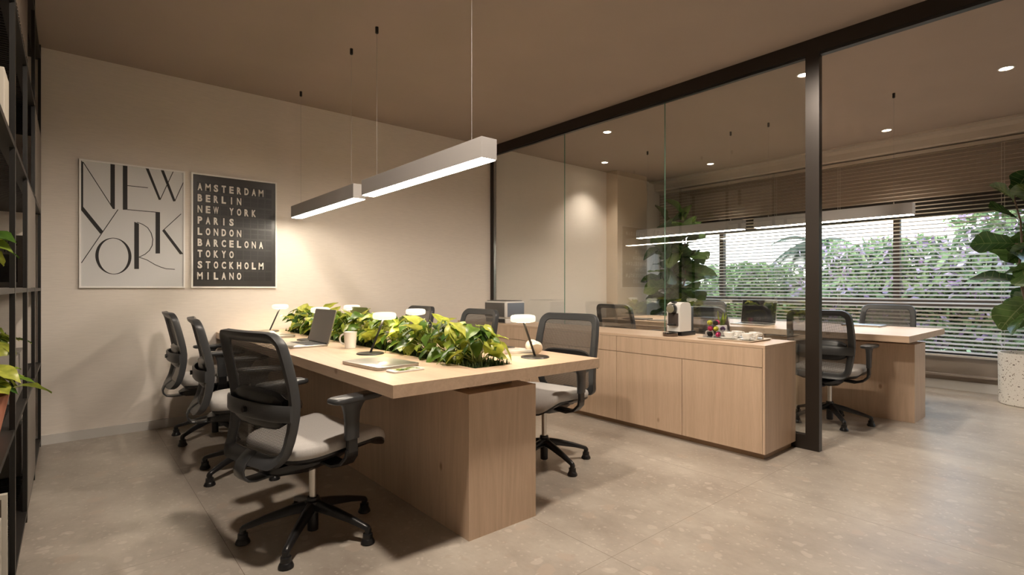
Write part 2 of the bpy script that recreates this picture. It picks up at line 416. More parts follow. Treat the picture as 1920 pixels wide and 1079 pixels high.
# ------------------------------------------------------------------ the setting
sbox('floor', (XL - .1, XW + .1, Y0 - .1, YB + .1, -.1, 0), M_floor)
sbox('ceiling', (XL - .1, XW + .2, Y0 - .1, YB + .1, CEIL, CEIL + .12), M_ceil)
sbox('wall_back', (XL - .1, XW + .2, YB, YB + .1, 0, CEIL), M_wall)
sbox('wall_left', (XL - .1, XL, Y0 - .1, YB, 0, CEIL), M_wall)
sbox('wall_front', (XL, XW + .2, Y0 - .1, Y0, 0, CEIL), M_wall)
sbox('wall_pier', (6.129, 6.85, 4.84, YB, 0, CEIL), M_pier)
m = MB()
m.box(XW, XW + .2, Y0, YB, 0, .36)
m.box(XW, XW + .2, Y0, YB, 2.16, CEIL)
m.box(XW, XW + .2, Y0, -2.2, .36, 2.16)
m.box(XW, XW + .2, 4.98, YB, .36, 2.16)
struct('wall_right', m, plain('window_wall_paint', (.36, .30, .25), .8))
sbox('baseboard_back', (XL, 6.129, YB - .014, YB, 0, .07), M_base)
sbox('baseboard_right', (XW - .014, XW, Y0, YB, 0, .10), plain('baseboard_white', (.72, .70, .67), .5))
# window frame: one frame, mullions, sill, transom, panes
m = MB()
FX0, FX1 = XW + .02, XW + .10
m.box(FX0 - .02, FX1, -2.2, 4.98, 1.95, 2.16)
m.box(FX0, FX1, -2.2, 4.98, .36, .42)
for y in (-2.2, 4.94): m.box(FX0, FX1, y, y + .04, .42, 1.95)
struct('window_1', m, plain('dark_window_frame', (.035, .030, .027), .4, metal=.2))
wn = bpy.data.objects['window_1']
M_frame2 = plain('brown_window_mullion', (.10, .075, .06), .45)
for y in (-.40, 1.787, 3.977):
    m = MB(); m.box(FX0, FX1, y - .032, y + .032, .42, 1.95); m.finish('mullion', M_frame2, wn)
m = MB(); m.box(FX0 - .02, FX1 - .01, -2.2, 4.98, .905, .965); m.box(FX0 - .01, FX1, -2.2, 4.98, .965, 1.0); m.finish('transom', plain('transom_paint', (.20, .17, .15), .45), wn)
for a, b in ((-2.16, -.432), (-.368, 1.755), (1.819, 3.945), (4.009, 4.94)):
    m = MB(); m.box(XW + .05, XW + .056, a, b, .42, 1.95); m.finish('pane', M_winglass, wn)
m = MB(); m.box(XW - .10, XW, Y0, YB, .16, .18); m.box(XW - .02, XW, Y0, YB, .18, .36); struct('trim_1', m, plain('ledge_paint', (.30, .25, .21), .7))
# curtain box along the window wall: curved cornice
m = MB()
prof = [(XW - .30, CEIL), (XW - .30, CEIL - .02), (XW - .17, CEIL - .02), (XW - .155, CEIL - .06), (XW - .15, CEIL - .13), (XW - .13, CEIL - .145), (XW - .03, CEIL - .145), (XW, CEIL - .145), (XW, CEIL)]
m.rings([[(x, y, z) for x, z in prof] for y in (Y0, YB)])
struct('trim_2', m, plain('cornice_paint', (.50, .44, .38), .55))

# glass partition: header beam, posts, bottom rail, glass
hd = sbox('wall_partition', (XP, XP + .056, Y0, YB, 2.757, CEIL), M_bronze)
pbox('header_track', (XP + .004, XP + .052, Y0, 1.37, 2.738, 2.757), M_black, hd)
pbox('glazing_bead', (XP + .010, XP + .046, 1.46, YB, 2.742, 2.757), M_black, hd)
pbox('post', (XP, XP + .052, 1.372, 1.460, 0, 2.757), M_bronze, hd)
pbox('post', (XP, XP + .052, 4.995, YB, 0, 2.757), M_bronze, hd)
pbox('bottom_rail', (XP, XP + .052, 1.460, 4.995, 0, .10), M_bronze, hd)
pbox('edge_strip', (XP + .012, XP + .04, 4.988, 4.995, .10, 2.742), M_chrome, hd)
for a, b in ((1.461, 2.6045), (2.6095, 3.8105), (3.8155, 4.988)):
    g = pbox('glass_panel', (XP + .022, XP + .030, a, b, .10, 2.742), [M_glass, M_glassedge], hd)
    for p in g.data.polygons:
        if abs(p.normal.y) > .9: p.material_index = 1

# ------------------------------------------------------------------ ceiling downlights
def downlight(loc, label, first=[None]):
    if first[0] is None:
        t = thing('ceiling_downlight', label, 'ceiling light', loc, group='recessed ceiling downlights')
        m = MB(); m.lathe([(.052, 0), (.052, -.004), (.044, -.006), (.040, -.003), (.040, 0)], n=28); m.finish('trim_ring', M_white, t, smooth=True)
        m = MB(); m.lathe([(.038, -.001), (.020, -.004)], n=24); m.finish('lens', M_spotdisc, t, smooth=True)
        first[0] = t
    else:
        t = copy_tree(first[0]); t.location = loc; t['label'] = label
    s = light('spot', 'SPOT', (loc[0], loc[1], loc[2] - .02), SPOT_W * .38, WARM, (0, 0, 0), spot_size=R(105), spot_blend=.75, shadow_soft_size=.05)
    return t
downlight((4.545, 3.73, CEIL), 'white recessed downlight just behind the glass, above the far part of the cabinet')
downlight((5.625, 4.66, CEIL), 'white recessed downlight closest to the wall pier behind the glass')
downlight((6.81, 3.76, CEIL), 'white recessed downlight near the curtain box, left of the dark post')
downlight((4.54, 1.70, CEIL), 'white recessed downlight half hidden by the dark partition post')
downlight((6.83, 1.71, CEIL), 'white recessed downlight near the curtain box, right of the dark post')
downlight((5.62, .62, CEIL), 'white recessed downlight at the far right of the ceiling')
ROOM1_SPOTS = [(2.85, 1.5, 1.1), (.75, 1.5, 1.3), (5.6, -1.5, .2)]
for x, y, k in ROOM1_SPOTS:
    light('spot', 'SPOT', (x, y, CEIL - .02), SPOT_W * k, WARM, (0, 0, 0), spot_size=R(168), spot_blend=.35, shadow_soft_size=.09)

# ------------------------------------------------------------------ linear pendants
def pendant(loc, half, cables, label, grp):
    t = thing('linear_pendant', label, 'pendant light', loc, group=grp)
    m = MB(); w = .047; h = .105
    m.box(-w, w, -half, half, .004, h, bev=.0015); m.finish('housing', M_fixture, t)
    m = MB(); m.box(-w + .006, w - .006, -half + .006, half - .006, 0, .004); m.finish('diffuser', M_diff, t)
    for c in cables:
        m = MB(); m.tube([(0, c, h - .002), (0, c, CEIL - loc[2] - .03)], .0010, 6); cb = m.finish('cable', M_fixture, t)
        m = MB(); m.lathe([(.004, h - .002), (.005, h + .012), (.002, h + .022)], (0, c, 0), 10); m.finish('cable_grip', M_chrome, cb, smooth=True)
        m = MB(); z = CEIL - loc[2]; m.lathe([(.004, z - .045), (.011, z - .04), (.011, z)], (0, c, 0), 12); m.finish('ceiling_cap', M_blackmetal, cb, smooth=True)
    return t
G1 = 'linear pendants over the planted desk'; G2 = 'linear pendants behind the glass'
pendant((1.555, 4.16, 1.755), .67, (-.53, .55), 'grey linear pendant lamp nearer the poster wall over the planted desk', G1)
pendant((1.555, 2.68, 1.755), .675, (-.53, .54), 'grey linear pendant lamp over the near end of the planted desk', G1)
pendant((5.585, 3.385, 1.765), .69, (-.54, .55), 'grey linear pendant lamp behind the glass, left of the dark post', G2)
pendant((5.585, 1.885, 1.765), .685, (-.54, .55), 'grey linear pendant lamp behind the dark post, over the near end of the far desk', G2)

# ------------------------------------------------------------------ desks
def desk(x0, x1, y0, y1, px0, px1, py0, py1, label, planted):
    ox, oy = (x0 + x1) / 2, (y0 + y1) / 2
    t = thing('bench_desk', label, 'desk', (ox, oy, 0))
    X0, X1, Ya, Yb = x0 - ox, x1 - ox, y0 - oy, y1 - oy
    m = MB(); zt0, zt1 = DT - .051, DT
    if planted:
        h0, h1, hy0, hy1 = -.115, .115, Ya + .14, Yb - .20
        m.box(X0, h0, Ya, Yb, zt0, zt1); m.box(h1, X1, Ya, Yb, zt0, zt1)
        m.box(h0, h1, Ya, hy0, zt0, zt1); m.box(h0, h1, hy1, Yb, zt0, zt1)
        bmesh.ops.remove_doubles(m.bm, verts=m.bm.verts, dist=1e-5)
    else:
        m.box(X0, X1, Ya, Yb, zt0, zt1)
    m.finish('tabletop', [M_oaky], t)
    m = MB(); m.box(px0 - ox, px1 - ox, py0 - oy, py1 - oy, 0, .655); m.finish('pedestal', M_oakz, t)
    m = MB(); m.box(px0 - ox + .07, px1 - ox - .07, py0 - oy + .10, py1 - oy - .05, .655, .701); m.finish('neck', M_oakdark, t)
    if planted:
        m = MB(); m.box(h0, h1, hy0, hy1, .702, .715); m.finish('planter_trough', M_soil, t)
    return t
desk(.955, 2.175, 1.838, 5.035, 1.357, 1.762, 1.897, 4.97, 'long pale oak bench desk with a row of plants set into its middle', True)
desk(4.980, 6.195, 1.100, 4.30, 5.374, 5.727, 1.150, 4.20, 'pale oak bench desk behind the glass partition, near the window', False)

# ------------------------------------------------------------------ cabinets
CT = .755
def cabinet(y0, y1, split, label, end=False):
    t = thing('base_cabinet', label, 'cabinet', (3.68, (y0 + y1) / 2, 0), group='oak cabinets along the glass')
    oy = (y0 + y1) / 2; fx, bx = 3.439 - 3.68, 3.920 - 3.68
    g = .0022; a, b = y0 - oy, y1 - oy
    m = MB(); m.box(fx + .019, bx, a + .0005, b - .0005, .046, CT - .021); m.finish('body', M_oakz, t)
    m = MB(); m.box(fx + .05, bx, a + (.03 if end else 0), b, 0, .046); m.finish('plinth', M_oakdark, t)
    zt = .609; fa = a + (.0185 if end else g)
    if end:
        m = MB(); m.box(fx, bx, a, a + .0165, .046, CT - .0205); m.finish('end_panel', M_oakz, t)
    m = MB(); m.box(fx, fx + .0185, fa, b - g, zt + g, CT - .0215); m.finish('drawer', M_oakz, t)
    s = split - oy
    m = MB(); m.box(fx, fx + .0185, fa, s - g, .046, zt - g); m.finish('door', M_oakz, t)
    m = MB(); m.box(fx, fx + .0185, s + g, b - g, .046, zt - g); m.finish('door', M_oakz, t)
cabinet(1.521, 2.725, 2.123, 'oak cabinet unit nearest the dark post, under the coffee machine', True)
cabinet(2.725, 3.794, 3.26, 'middle oak cabinet unit, seen through the near right chair')
cabinet(3.794, 5.03, 4.41, 'oak cabinet unit under the printer, at the poster wall')
m = MB(); m.box(3.4385, 3.925, 1.5205, 5.031, CT - .02, CT, bev=.001); tag(m.finish('worktop', M_oaky), 'pale oak worktop running over all the cabinets along the glass', 'worktop')

# ------------------------------------------------------------------ office chair
def back_prof(h):
    P = [(.405, -.294), (.43, -.282), (.47, -.264), (.53, -.249), (.60, -.241), (.66, -.241), (.72, -.249), (.78, -.262), (.88, -.284), (.955, -.303)]
    for (a, xa), (b, xb) in zip(P, P[1:]):
        if h <= b: 
            k = (h - a) / (b - a); k = max(0, k); return xa + (xb - xa) * k
    return P[-1][1]
def back_pt(u, h, d=0.0):
    """u: -1..1 across, h height, d: outward (rear) offset"""
    k = (h - .41) / .545
    w = .205 + .04 * math.sin(math.pi * min(1, max(0, k)) * .8) + .01 * (1 - k)
    y = u * w
    return Vector((back_prof(h) + .42 * y * y - d, y, h))
def make_chair():
    t = thing('office_chair', 'chair', 'office chair', group='mesh office chairs')
    # five legs with glides
    m = MB(); m.lathe([(.022, .02), (.024, .022), (.024, .10), (.034, .105), (.036, .155), (.028, .160), (.028, .172), (.021, .174), (.021, .16)], n=24); m.finish('base_hub', M_black, t, smooth=True)
    for k in range(5):
        a = R(72 * k); mt = Matrix.Rotation(a, 4, 'Z')
        m = MB(); rs = []
        for x, zc, w, h in ((.02, .135, .042, .046), (.10, .122, .040, .040), (.20, .098, .034, .030), (.27, .076, .030, .024), (.292, .068, .028, .024), (.302, .060, .022, .018)):
            rs.append([Vector((x, w / 2 * cy, zc + h / 2 * cz)) for cy, cz in ((-1, -.8), (-.6, -1), (.6, -1), (1, -.8), (1, .35), (.45, 1), (-.45, 1), (-1, .35))])
        m.rings(rs); bmesh.ops.transform(m.bm, matrix=mt, verts=m.bm.verts)
        leg = m.finish('base_leg', M_black, t, smooth=True, angle=50)
        m = MB(); m.lathe([(.014, .068), (.014, .046), (.021, .044), (.022, .024), (.024, .022), (.030, .010), (.031, .004), (.027, 0)], (.29, 0, 0), 18)
        bmesh.ops.transform(m.bm, matrix=mt, verts=m.bm.verts); m.finish('glide', M_black, leg, smooth=True)
    m = MB(); m.lathe([(.0165, .165), (.0165, .36)], n=20); m.finish('gas_lift', M_chrome, t, smooth=True)
    # mechanism below the seat
    m = MB(); rs = []
    for x, w, z0, z1 in ((-.235, .07, .345, .362), (-.20, .16, .333, .375), (-.08, .24, .325, .392), (.05, .22, .335, .405), (.15, .20, .358, .412), (.21, .14, .385, .415)):
        rs.append([Vector((x, w / 2 * a, z0 + (z1 - z0) * b)) for a, b in ((-.7, 0), (.7, 0), (1, .45), (1, 1), (-1, 1), (-1, .45))])
    m.rings(rs); m.finish('seat_mechanism', M_black, t, smooth=True, angle=40)
    # seat shell + cushion
    def seat_z(x, y):
        k = (x + .22) / .48
        return .015 * k + .012 * (abs(y) / .25) ** 2 - .055 * max(0, (x - .17) / .10) ** 2 * (1 if x > .17 else 0) + .012 * math.exp(-((x - .10) / .08) ** 2)
    out = rrect(.50, .49, .11, 7)
    def ring(sc, z): return [Vector((px * sc + .025, py * (sc + .0), z + seat_z(px * sc + .025, py * sc))) for px, py in out]
    m = MB(); m.rings([ring(.62, .385), ring(.90, .392), ring(.985, .408), ring(.985, .418), ring(.95, .42)]); m.finish('seat_shell', M_black, t, smooth=True, angle=50)
    m = MB(); m.rings([ring(.94, .412), ring(.99, .420), ring(1.0, .438), ring(.985, .454), ring(.94, .463), ring(.75, .468), ring(.4, .462), ring(.12, .460)]); m.finish('seat_cushion', M_seat, t, smooth=True, angle=60)
    # back frame
    def outline(w, h, r, n=7, q=9):
        c = rrect(w, h, r, n); out = []
        k = n + 1
        for side in range(4):
            out += c[side * k:(side + 1) * k]
            a, b = c[side * k + k - 1], c[((side + 1) * k) % len(c)]
            out += [(a[0] + (b[0] - a[0]) * t_ / q, a[1] + (b[1] - a[1]) * t_ / q) for t_ in range(1, q)]
        return out
    def loop(ins, d):
        r = .060 - (.6 * ins)
        return [back_pt(x / .23, .6815 + y, d) for x, y in outline(.46 - 2 * ins, .548 - 2 * ins, r)]
    m = MB(); m.rings([loop(.0, .006), loop(.004, -.002), loop(.044, .002), loop(.047, .007), loop(.046, .013), loop(.020, .036), loop(.004, .036), loop(0, .006)], cap=False)
    bmesh.ops.remove_doubles(m.bm, verts=m.bm.verts, dist=1e-5)
    m.finish('back_frame', M_dark, t, smooth=True, angle=45)
    m = MB(); G = []
    nu, nh = 9, 15
    for j in range(nh):
        h = .6815 + (-.5 + j / (nh - 1)) * .548 * .85
        G.append([m.bm.verts.new(back_pt((-1 + 2 * i / (nu - 1)) * .83, h, .010)) for i in range(nu)])
    for j in range(nh - 1):
        for i in range(nu - 1): m.bm.faces.new((G[j][i], G[j][i + 1], G[j + 1][i + 1], G[j + 1][i]))
    m.finish('back_mesh', M_mesh, t, smooth=True)
    # lumbar pad, strap, knob
    m = MB(); rs = []
    for i in range(13):
        u = -.78 + 1.56 * i / 12; e = 1 - .35 * abs(u / .78) ** 6
        c = back_pt(u, .632, .026)
        rs.append([c + Vector((dx, 0, dz * e)) for dx, dz in ((.012, -.072), (.014, .072), (.002, .082), (-.014, .066), (-.010, 0), (-.014, -.062), (.0, -.078))])
    m.rings(rs); m.finish('lumbar_pad', M_black, t, smooth=True, angle=50)
    m = MB(); rs = []
    for i in range(15):
        u = -1.01 + 2.02 * i / 14; e = max(0, 1 - (abs(u) / 1.01) ** 5)
        c = back_pt(u, .632, .040 + .022 * e)
        rs.append([c + Vector((dx, 0, dz)) for dx, dz in ((.004, -.030), (.004, .030), (-.003, .034), (-.008, .026), (-.008, -.026), (-.003, -.034))])
    m.rings(rs); st = m.finish('lumbar_strap', M_dark, t, smooth=True, angle=50)
    m = MB(); m.lathe([(.013, -.014), (.013, 0), (.010, .004)], (back_prof(.632) - .068, 0, .632), 14, 'X'); m.finish('lumbar_knob', M_black, st, smooth=True)
    # curved rear bracket
    m = MB(); m.ribbon([(-.283, 0, .455), (-.305, 0, .438), (-.328, 0, .415), (-.338, 0, .388), (-.334, 0, .362), (-.316, 0, .343), (-.285, 0, .336), (-.22, 0, .338), (-.14, 0, .35)], .078, .009); m.finish('back_bracket', M_dark, t, smooth=True, angle=50)
    # arms
    for s in (-1, 1):
        Y = .282 * s
        m = MB()
        m.ribbon([(-.0, .10 * s, .365), (-.0, .19 * s, .358), (.0, .245 * s, .375), (.0, Y - .004 * s, .41), (0, Y, .44)], [.08, .08, .075, .065, .06], .016, wdir=Vector((1, 0, 0)))
        m.ribbon([(0, Y, .43), (0, Y, .52)], .052, .020, wdir=Vector((1, 0, 0)))
        arm = m.finish('armrest', M_black, t, smooth=True, angle=40)
        m = MB(); m.ribbon([(.0, Y, .485), (.0, Y, .56), (.0, Y, .60), (.004, Y, .628), (.006, Y, .648)], [.066, .068, .076, .10, .135], [.026, .028, .028, .03, .034], wdir=Vector((1, 0, 0)))
        m.finish('arm_sleeve', M_dark, arm, smooth=True, angle=50)
        o2 = rrect(.255, .085, .03, 5); cx = .02
        m = MB(); m.rings([[Vector((px * k + cx, py * k + Y, z)) for px, py in o2] for k, z in ((.90, .646), (.98, .650), (1.0, .658), (.97, .668), (.88, .671))]); m.finish('arm_pad', M_dark, arm, smooth=True, angle=60)
    return t
chair = make_chair()
def lamp_at(): pass
CH = [
 (.853, 2.42, 14, 'near left mesh office chair in full view, its back turned to the camera'),
 (.862, 3.535, -6, 'middle mesh office chair on the left side of the planted desk, behind the near one'),
 (.855, 4.54, -1, 'mesh office chair on the left of the planted desk closest to the poster wall'),
 (2.35, 2.45, 190, 'mesh office chair on the right side of the planted desk, beside its near corner'),
 (2.33, 3.50, 180, 'mesh office chair rising behind the plants, in front of the printer'),
 (2.33, 4.47, 180, 'mesh office chair behind the plants against the poster wall, its top behind a desk lamp'),
 (4.90, 1.63, 2, 'mesh office chair behind the dark post, at the near corner of the far desk'),
 (4.84, 2.60, 0, 'mesh office chair behind the glass, hidden behind the coffee machine and capsule box'),
 (4.82, 3.63, 0, 'mesh office chair behind the glass, left of the coffee machine'),
 (6.27, 1.63, 180, 'mesh office chair on the window side of the far desk, right of the dark post'),
 (6.27, 3.63, 180, 'mesh office chair on the window side of the far desk, right of the coffee machine'),
]
for i, (x, y, a, lb) in enumerate(CH): place(chair, i > 0, (x, y, 0), R(a), lb)

# ------------------------------------------------------------------ desk lamps
def make_lamp():
    t = thing('desk_lamp', 'lamp', 'desk lamp', group='desk lamps with glowing round heads')
    m = MB(); m.lathe([(.077, 0), (.078, .003), (.074, .007), (.02, .009)], n=36); m.finish('base', M_blackmetal, t, smooth=True, angle=40)
    m = MB(); m.tube([(0, 0, .006), (.083, 0, .196)], .0062, 10); m.finish('stem', M_blackmetal, t, smooth=True)
    m = MB(); m.lathe([(.055, .196), (.064, .199), (.067, .205), (.067, .222), (.062, .231), (.045, .235), (.01, .236)], (.088, 0, 0), 36); hd_ = m.finish('lamp_head', M_head, t, smooth=True, angle=60)
    m = MB(); m.lathe([(.050, .1955), (.012, .1953)], (.088, 0, 0), 28, cap=False); m.finish('added_glow_ring', M_addglow, hd_)  # emitter added below the head, out of view, to light the desktop
    return t
lamp = make_lamp()
LP = [(1.315, 2.807, 0, 'glowing desk lamp beside the closed laptop, nearest on the left row'),
      (1.326, 3.86, 0, 'glowing desk lamp behind the open laptop'),
      (1.329, 4.83, 0, 'glowing desk lamp at the far left end of the desk by the poster wall'),
      (1.932, 2.085, 180, 'glowing desk lamp at the near right corner, beside the headphones'),
      (1.90, 3.16, 180, 'glowing desk lamp in front of the far chair back, middle of the right row'),
      (1.90, 4.22, 180, 'glowing desk lamp behind the plants, farthest of the right row')]
for i, (x, y, a, lb) in enumerate(LP):
    place(lamp, i > 0, (x, y, DT), R(a), lb)

# ------------------------------------------------------------------ posters
def poster(name, x0, x1, z0, z1, label, bg):
    t = thing(name, label, 'poster', ((x0 + x1) / 2, YB, z0))
    w = (x1 - x0) / 2; h = z1 - z0
    m = MB(); f = .012
    for a, b, c, d in ((-w, w, 0, f), (-w, w, h - f, h), (-w, -w + f, f, h - f), (w - f, w, f, h - f)): m.box(a, b, -.026, 0, c, d)
    m.finish('frame', plain(name + '_frame_white', (.90, .88, .85), .45), t)
    m = MB(); m.box(-w + f, w - f, -.018, 0, f, h - f); m.finish('print', bg, t)
    return t, (x0 + x1) / 2, z0
M_ink = plain('black_ink', (.012, .010, .010), .6)
t, ox, oz = poster('framed_print', .054, .727, 1.13, 2.09, 'white framed print reading NEW YORK in tall black letters, left of the two', plain('print_paper_white', (.66, .66, .66), .5))
POLY = [[(0.066, 2.079), (0.078, 2.064), (0.078, 1.735), (0.066, 1.708)], [(0.239, 2.078), (0.266, 2.078), (0.266, 1.736), (0.254, 1.735), (0.239, 1.762)], [(0.315, 2.078), (0.344, 2.078), (0.344, 1.738), (0.315, 1.735)], [(0.525, 1.738), (0.555, 1.737), (0.555, 1.407), (0.525, 1.405)], [(0.46, 2.078), (0.48, 2.078), (0.561, 1.842), (0.547, 1.836)], [(0.56, 2.078), (0.581, 2.078), (0.662, 1.839), (0.645, 1.835)], [(0.066, 1.708), (0.078, 1.735), (0.195, 1.561), (0.179, 1.538)], [(0.387, 1.648), (0.417, 1.635), (0.417, 1.279), (0.387, 1.278)], [(0.57, 1.59), (0.585, 1.604), (0.715, 1.409), (0.691, 1.406)]]
LINE = [[(0.078, 2.067), (0.251, 1.747)], [(0.344, 1.926), (0.474, 1.925)], [(0.344, 1.739), (0.554, 1.736)], [(0.556, 1.839), (0.644, 2.077)], [(0.657, 1.842), (0.715, 1.998)], [(0.285, 1.733), (0.068, 1.316)], [(0.405, 1.645), (0.44, 1.633), (0.473, 1.609), (0.496, 1.568), (0.507, 1.519), (0.503, 1.469), (0.485, 1.428), (0.456, 1.396), (0.417, 1.372)], [(0.417, 1.372), (0.467, 1.353), (0.522, 1.316), (0.559, 1.298), (0.596, 1.285), (0.655, 1.282)], [(0.699, 1.738), (0.572, 1.59)]]
m = MB(); F2 = lambda u, v, d: (u - ox, -.018 - d, v - oz)
for k, p in enumerate(POLY): m.prism(p, F2, -.0005, .0008 + k * .00003)
for k, L in enumerate(LINE):
    for a, b in zip(L, L[1:]):
        d = Vector((b[0] - a[0], b[1] - a[1])).normalized(); n = Vector((-d.y, d.x)) * .0026; d = d * .001
        m.prism([(a[0] + n.x - d.x, a[1] + n.y - d.y), (a[0] - n.x - d.x, a[1] - n.y - d.y), (b[0] - n.x + d.x, b[1] - n.y + d.y), (b[0] + n.x + d.x, b[1] + n.y + d.y)], F2, -.0005, .0009 + k * .00004)
K = 56; cx, cz = .259, 1.374
for i in range(K):
    q = []
    for j, (rx, rz) in ((i, (.1105, .140)), (i + 1, (.1105, .140)), (i + 1, (.091, .1355)), (i, (.091, .1355))):
        a = 2 * math.pi * j / K; q.append((cx + rx * math.cos(a), cz + rz * math.sin(a)))
    m.prism(q, F2, -.0005, .0008)
m.finish('lettering', M_ink, t)

t, ox, oz = poster('framed_board_print', .771, 1.443, 1.13, 2.091, 'framed black print listing city names like a departure board, right of the two', plain('board_print_black', (.035, .032, .030), .3))
COLS = [0.837 + .0596 * i for i in range(10)]; ROWS = [1.979 - .0934 * i for i in range(9)]
m = MB(); F2 = lambda u, v, d: (u - ox, -.018 - d, v - oz)
for z in ROWS:
    for x in COLS:
        for s in (-1, 1):
            a, b = (z + .0015, z + .039) if s > 0 else (z - .039, z - .0015)
            m.box(x - .0265 - ox, x + .0265 - ox, -.0188, -.0178, a - oz, b - oz)
m.finish('flap_grid', plain('flap_black', (.016, .015, .014), .38), t)
def text_mesh(s, size, parent, mat, name, loc, rot, sx=1.0, off=0.0, ext=.0004):
    c = bpy.data.curves.new(name, 'FONT'); c.body = s; c.size = size; c.align_x = 'CENTER'; c.align_y = 'CENTER'; c.extrude = ext; c.offset = off; c.resolution_u = 4
    o = bpy.data.objects.new(name, c); COL.objects.link(o)
    dg = bpy.context.evaluated_depsgraph_get(); me = bpy.data.meshes.new_from_object(o.evaluated_get(dg)); bpy.data.objects.remove(o); bpy.data.curves.remove(c)
    o = bpy.data.objects.new(name, me); COL.objects.link(o); me.materials.clear(); me.materials.append(mat)
    o.parent = parent; o.location = loc; o.rotation_euler = rot; o.scale = (sx, 1, 1)
    return o
M_letter = plain('board_letter_white', (.72, .68, .62), .6)
bm_all = bmesh.new()
cache = {}
for r, word in enumerate(['AMSTERDAM', 'BERLIN', 'NEW YORK', 'PARIS', 'LONDON', 'BARCELONA', 'TOKYO', 'STOCKHOLM', 'MILANO']):
    for i, chh in enumerate(word):
        if chh == ' ': continue
        c = bpy.data.curves.new('c', 'FONT'); c.body = chh; c.size = .088; c.align_x = 'CENTER'; c.align_y = 'CENTER'; c.extrude = .0004; c.offset = .0018 if chh in 'MWN' else .0038; c.resolution_u = 3
        o = bpy.data.objects.new('c', c); COL.objects.link(o)
        if chh not in cache:
            dg = bpy.context.evaluated_depsgraph_get(); cache[chh] = bpy.data.meshes.new_from_object(o.evaluated_get(dg))
        bpy.data.objects.remove(o); bpy.data.curves.remove(c)
        me = cache[chh]
        xs = [v.co.x for v in me.vertices]; ys = [v.co.y for v in me.vertices]
        w0 = max(xs) - min(xs); h0 = max(ys) - min(ys); cx0 = (max(xs) + min(xs)) / 2; cy0 = (max(ys) + min(ys)) / 2
        tw = .034 if chh not in 'MWI' else (.040 if chh in 'MW' else .009)
        tmp = bmesh.new(); tmp.from_mesh(me)
        for v in tmp.verts:
            x, y, z = v.co
            v.co = (COLS[i] - .003 + (x - cx0) * tw / w0 - ox, -.0192 - z, ROWS[r] + (y - cy0) * .062 / h0 - oz)
        t2 = bpy.data.meshes.new('t'); tmp.to_mesh(t2); tmp.free(); bm_all.from_mesh(t2); bpy.data.meshes.remove(t2)
mm = bpy.data.meshes.new('lettering'); bm_all.to_mesh(mm); bm_all.free(); mm.materials.append(M_letter)
o = bpy.data.objects.new('lettering', mm); COL.objects.link(o); o.parent = t
o['label'] = 'cream city names'

# ------------------------------------------------------------------ objects on the planted desk
def laptop_closed(loc, rz, label, w=.335, d=.235):
    t = thing('closed_laptop', label, 'laptop', loc, rz, group='closed laptops')
    o1 = rrect(w, d, .018, 4)
    m = MB(); m.rings([[Vector((x * k, y * k, z)) for x, y in o1] for k, z in ((.97, 0), (1, .002), (1, .0085))]); m.finish('base', M_alu, t, smooth=True, angle=40)
    m = MB(); m.rings([[Vector((x * k, y * k, z)) for x, y in o1] for k, z in ((1, .0092), (1, .0145), (.985, .016))]); m.finish('lid', M_alu, t, smooth=True, angle=40)
    m = MB(); m.lathe([(.014, .0158), (.014, .0163)], n=20); m.finish('logo', M_alud, t)
    return t
def laptop_open(loc, rz, label, ang=108, w=.34, d=.235, scr=None):
    """user sits on local -y side; hinge at +y"""
    t = thing('open_laptop', label, 'laptop', loc, rz)
    o1 = rrect(w, d, .016, 4)
    m = MB(); m.rings([[Vector((x * k, y * k, z)) for x, y in o1] for k, z in ((.97, 0), (1, .002), (1, .011), (.985, .0125))]); b = m.finish('keyboard_deck', M_alu, t, smooth=True, angle=40)
    m = MB()
    for r in range(5):
        for c in range(13):
            x = -.145 + c * .0223; y = -.012 + r * .0225
            m.box(x, x + .019, y, y + .018, .0125, .0136)
    m.box(-.15, .15, -.017, .105, .0118, .0127)
    m.finish('keys', M_keys, b)
    pbox('trackpad', (-.055, .055, -.105, -.03, .0122, .0128), M_alu, b)
    a = R(ang - 90)
    mt = Matrix.Translation((0, d / 2 - .004, .012)) @ Matrix.Rotation(-a, 4, 'X')
    m = MB(); o2 = [(x, y + d / 2 * .97) for x, y in rrect(w, d * .97, .012, 4)]
    m.rings([[mt @ Vector((x, yy, y)) for x, y in o2] for yy in (0, .006)]); lid = m.finish('lid', M_alu, t, smooth=True, angle=40)
    m = MB(); m.box(-w / 2 + .004, w / 2 - .004, -.0008, .0, .006, d * .96, mat=mt); m.finish('screen', scr or M_screen, lid)
    m = MB(); m.tube([(-w / 2 + .03, d / 2 - .004, .012), (w / 2 - .03, d / 2 - .004, .012)], .006, 10); m.finish('hinge', M_black, t, smooth=True)
    return t
laptop_closed((1.165, 2.375, DT), R(-84), 'closed silver laptop beside the near left desk lamp')
laptop_open((1.16, 3.52, DT), R(-88), 'open silver laptop behind the white mug on the planted desk', 104, scr=plain('grey_screen', (.16, .145, .13), .22))
laptop_closed((1.20, 4.30, DT), R(-86), 'closed silver laptop farthest on the left side, behind the open laptop')
laptop_closed((1.20, 4.62, DT), R(80), 'thin closed laptop near the far left desk lamp', .30, .21)
laptop_closed((1.98, 2.60, DT), R(88), 'closed laptop half hidden by the plants, behind the headphones')
laptop_open((1.99, 4.05, DT), R(92), 'open laptop behind the plants showing the grey back of its lid', 112)
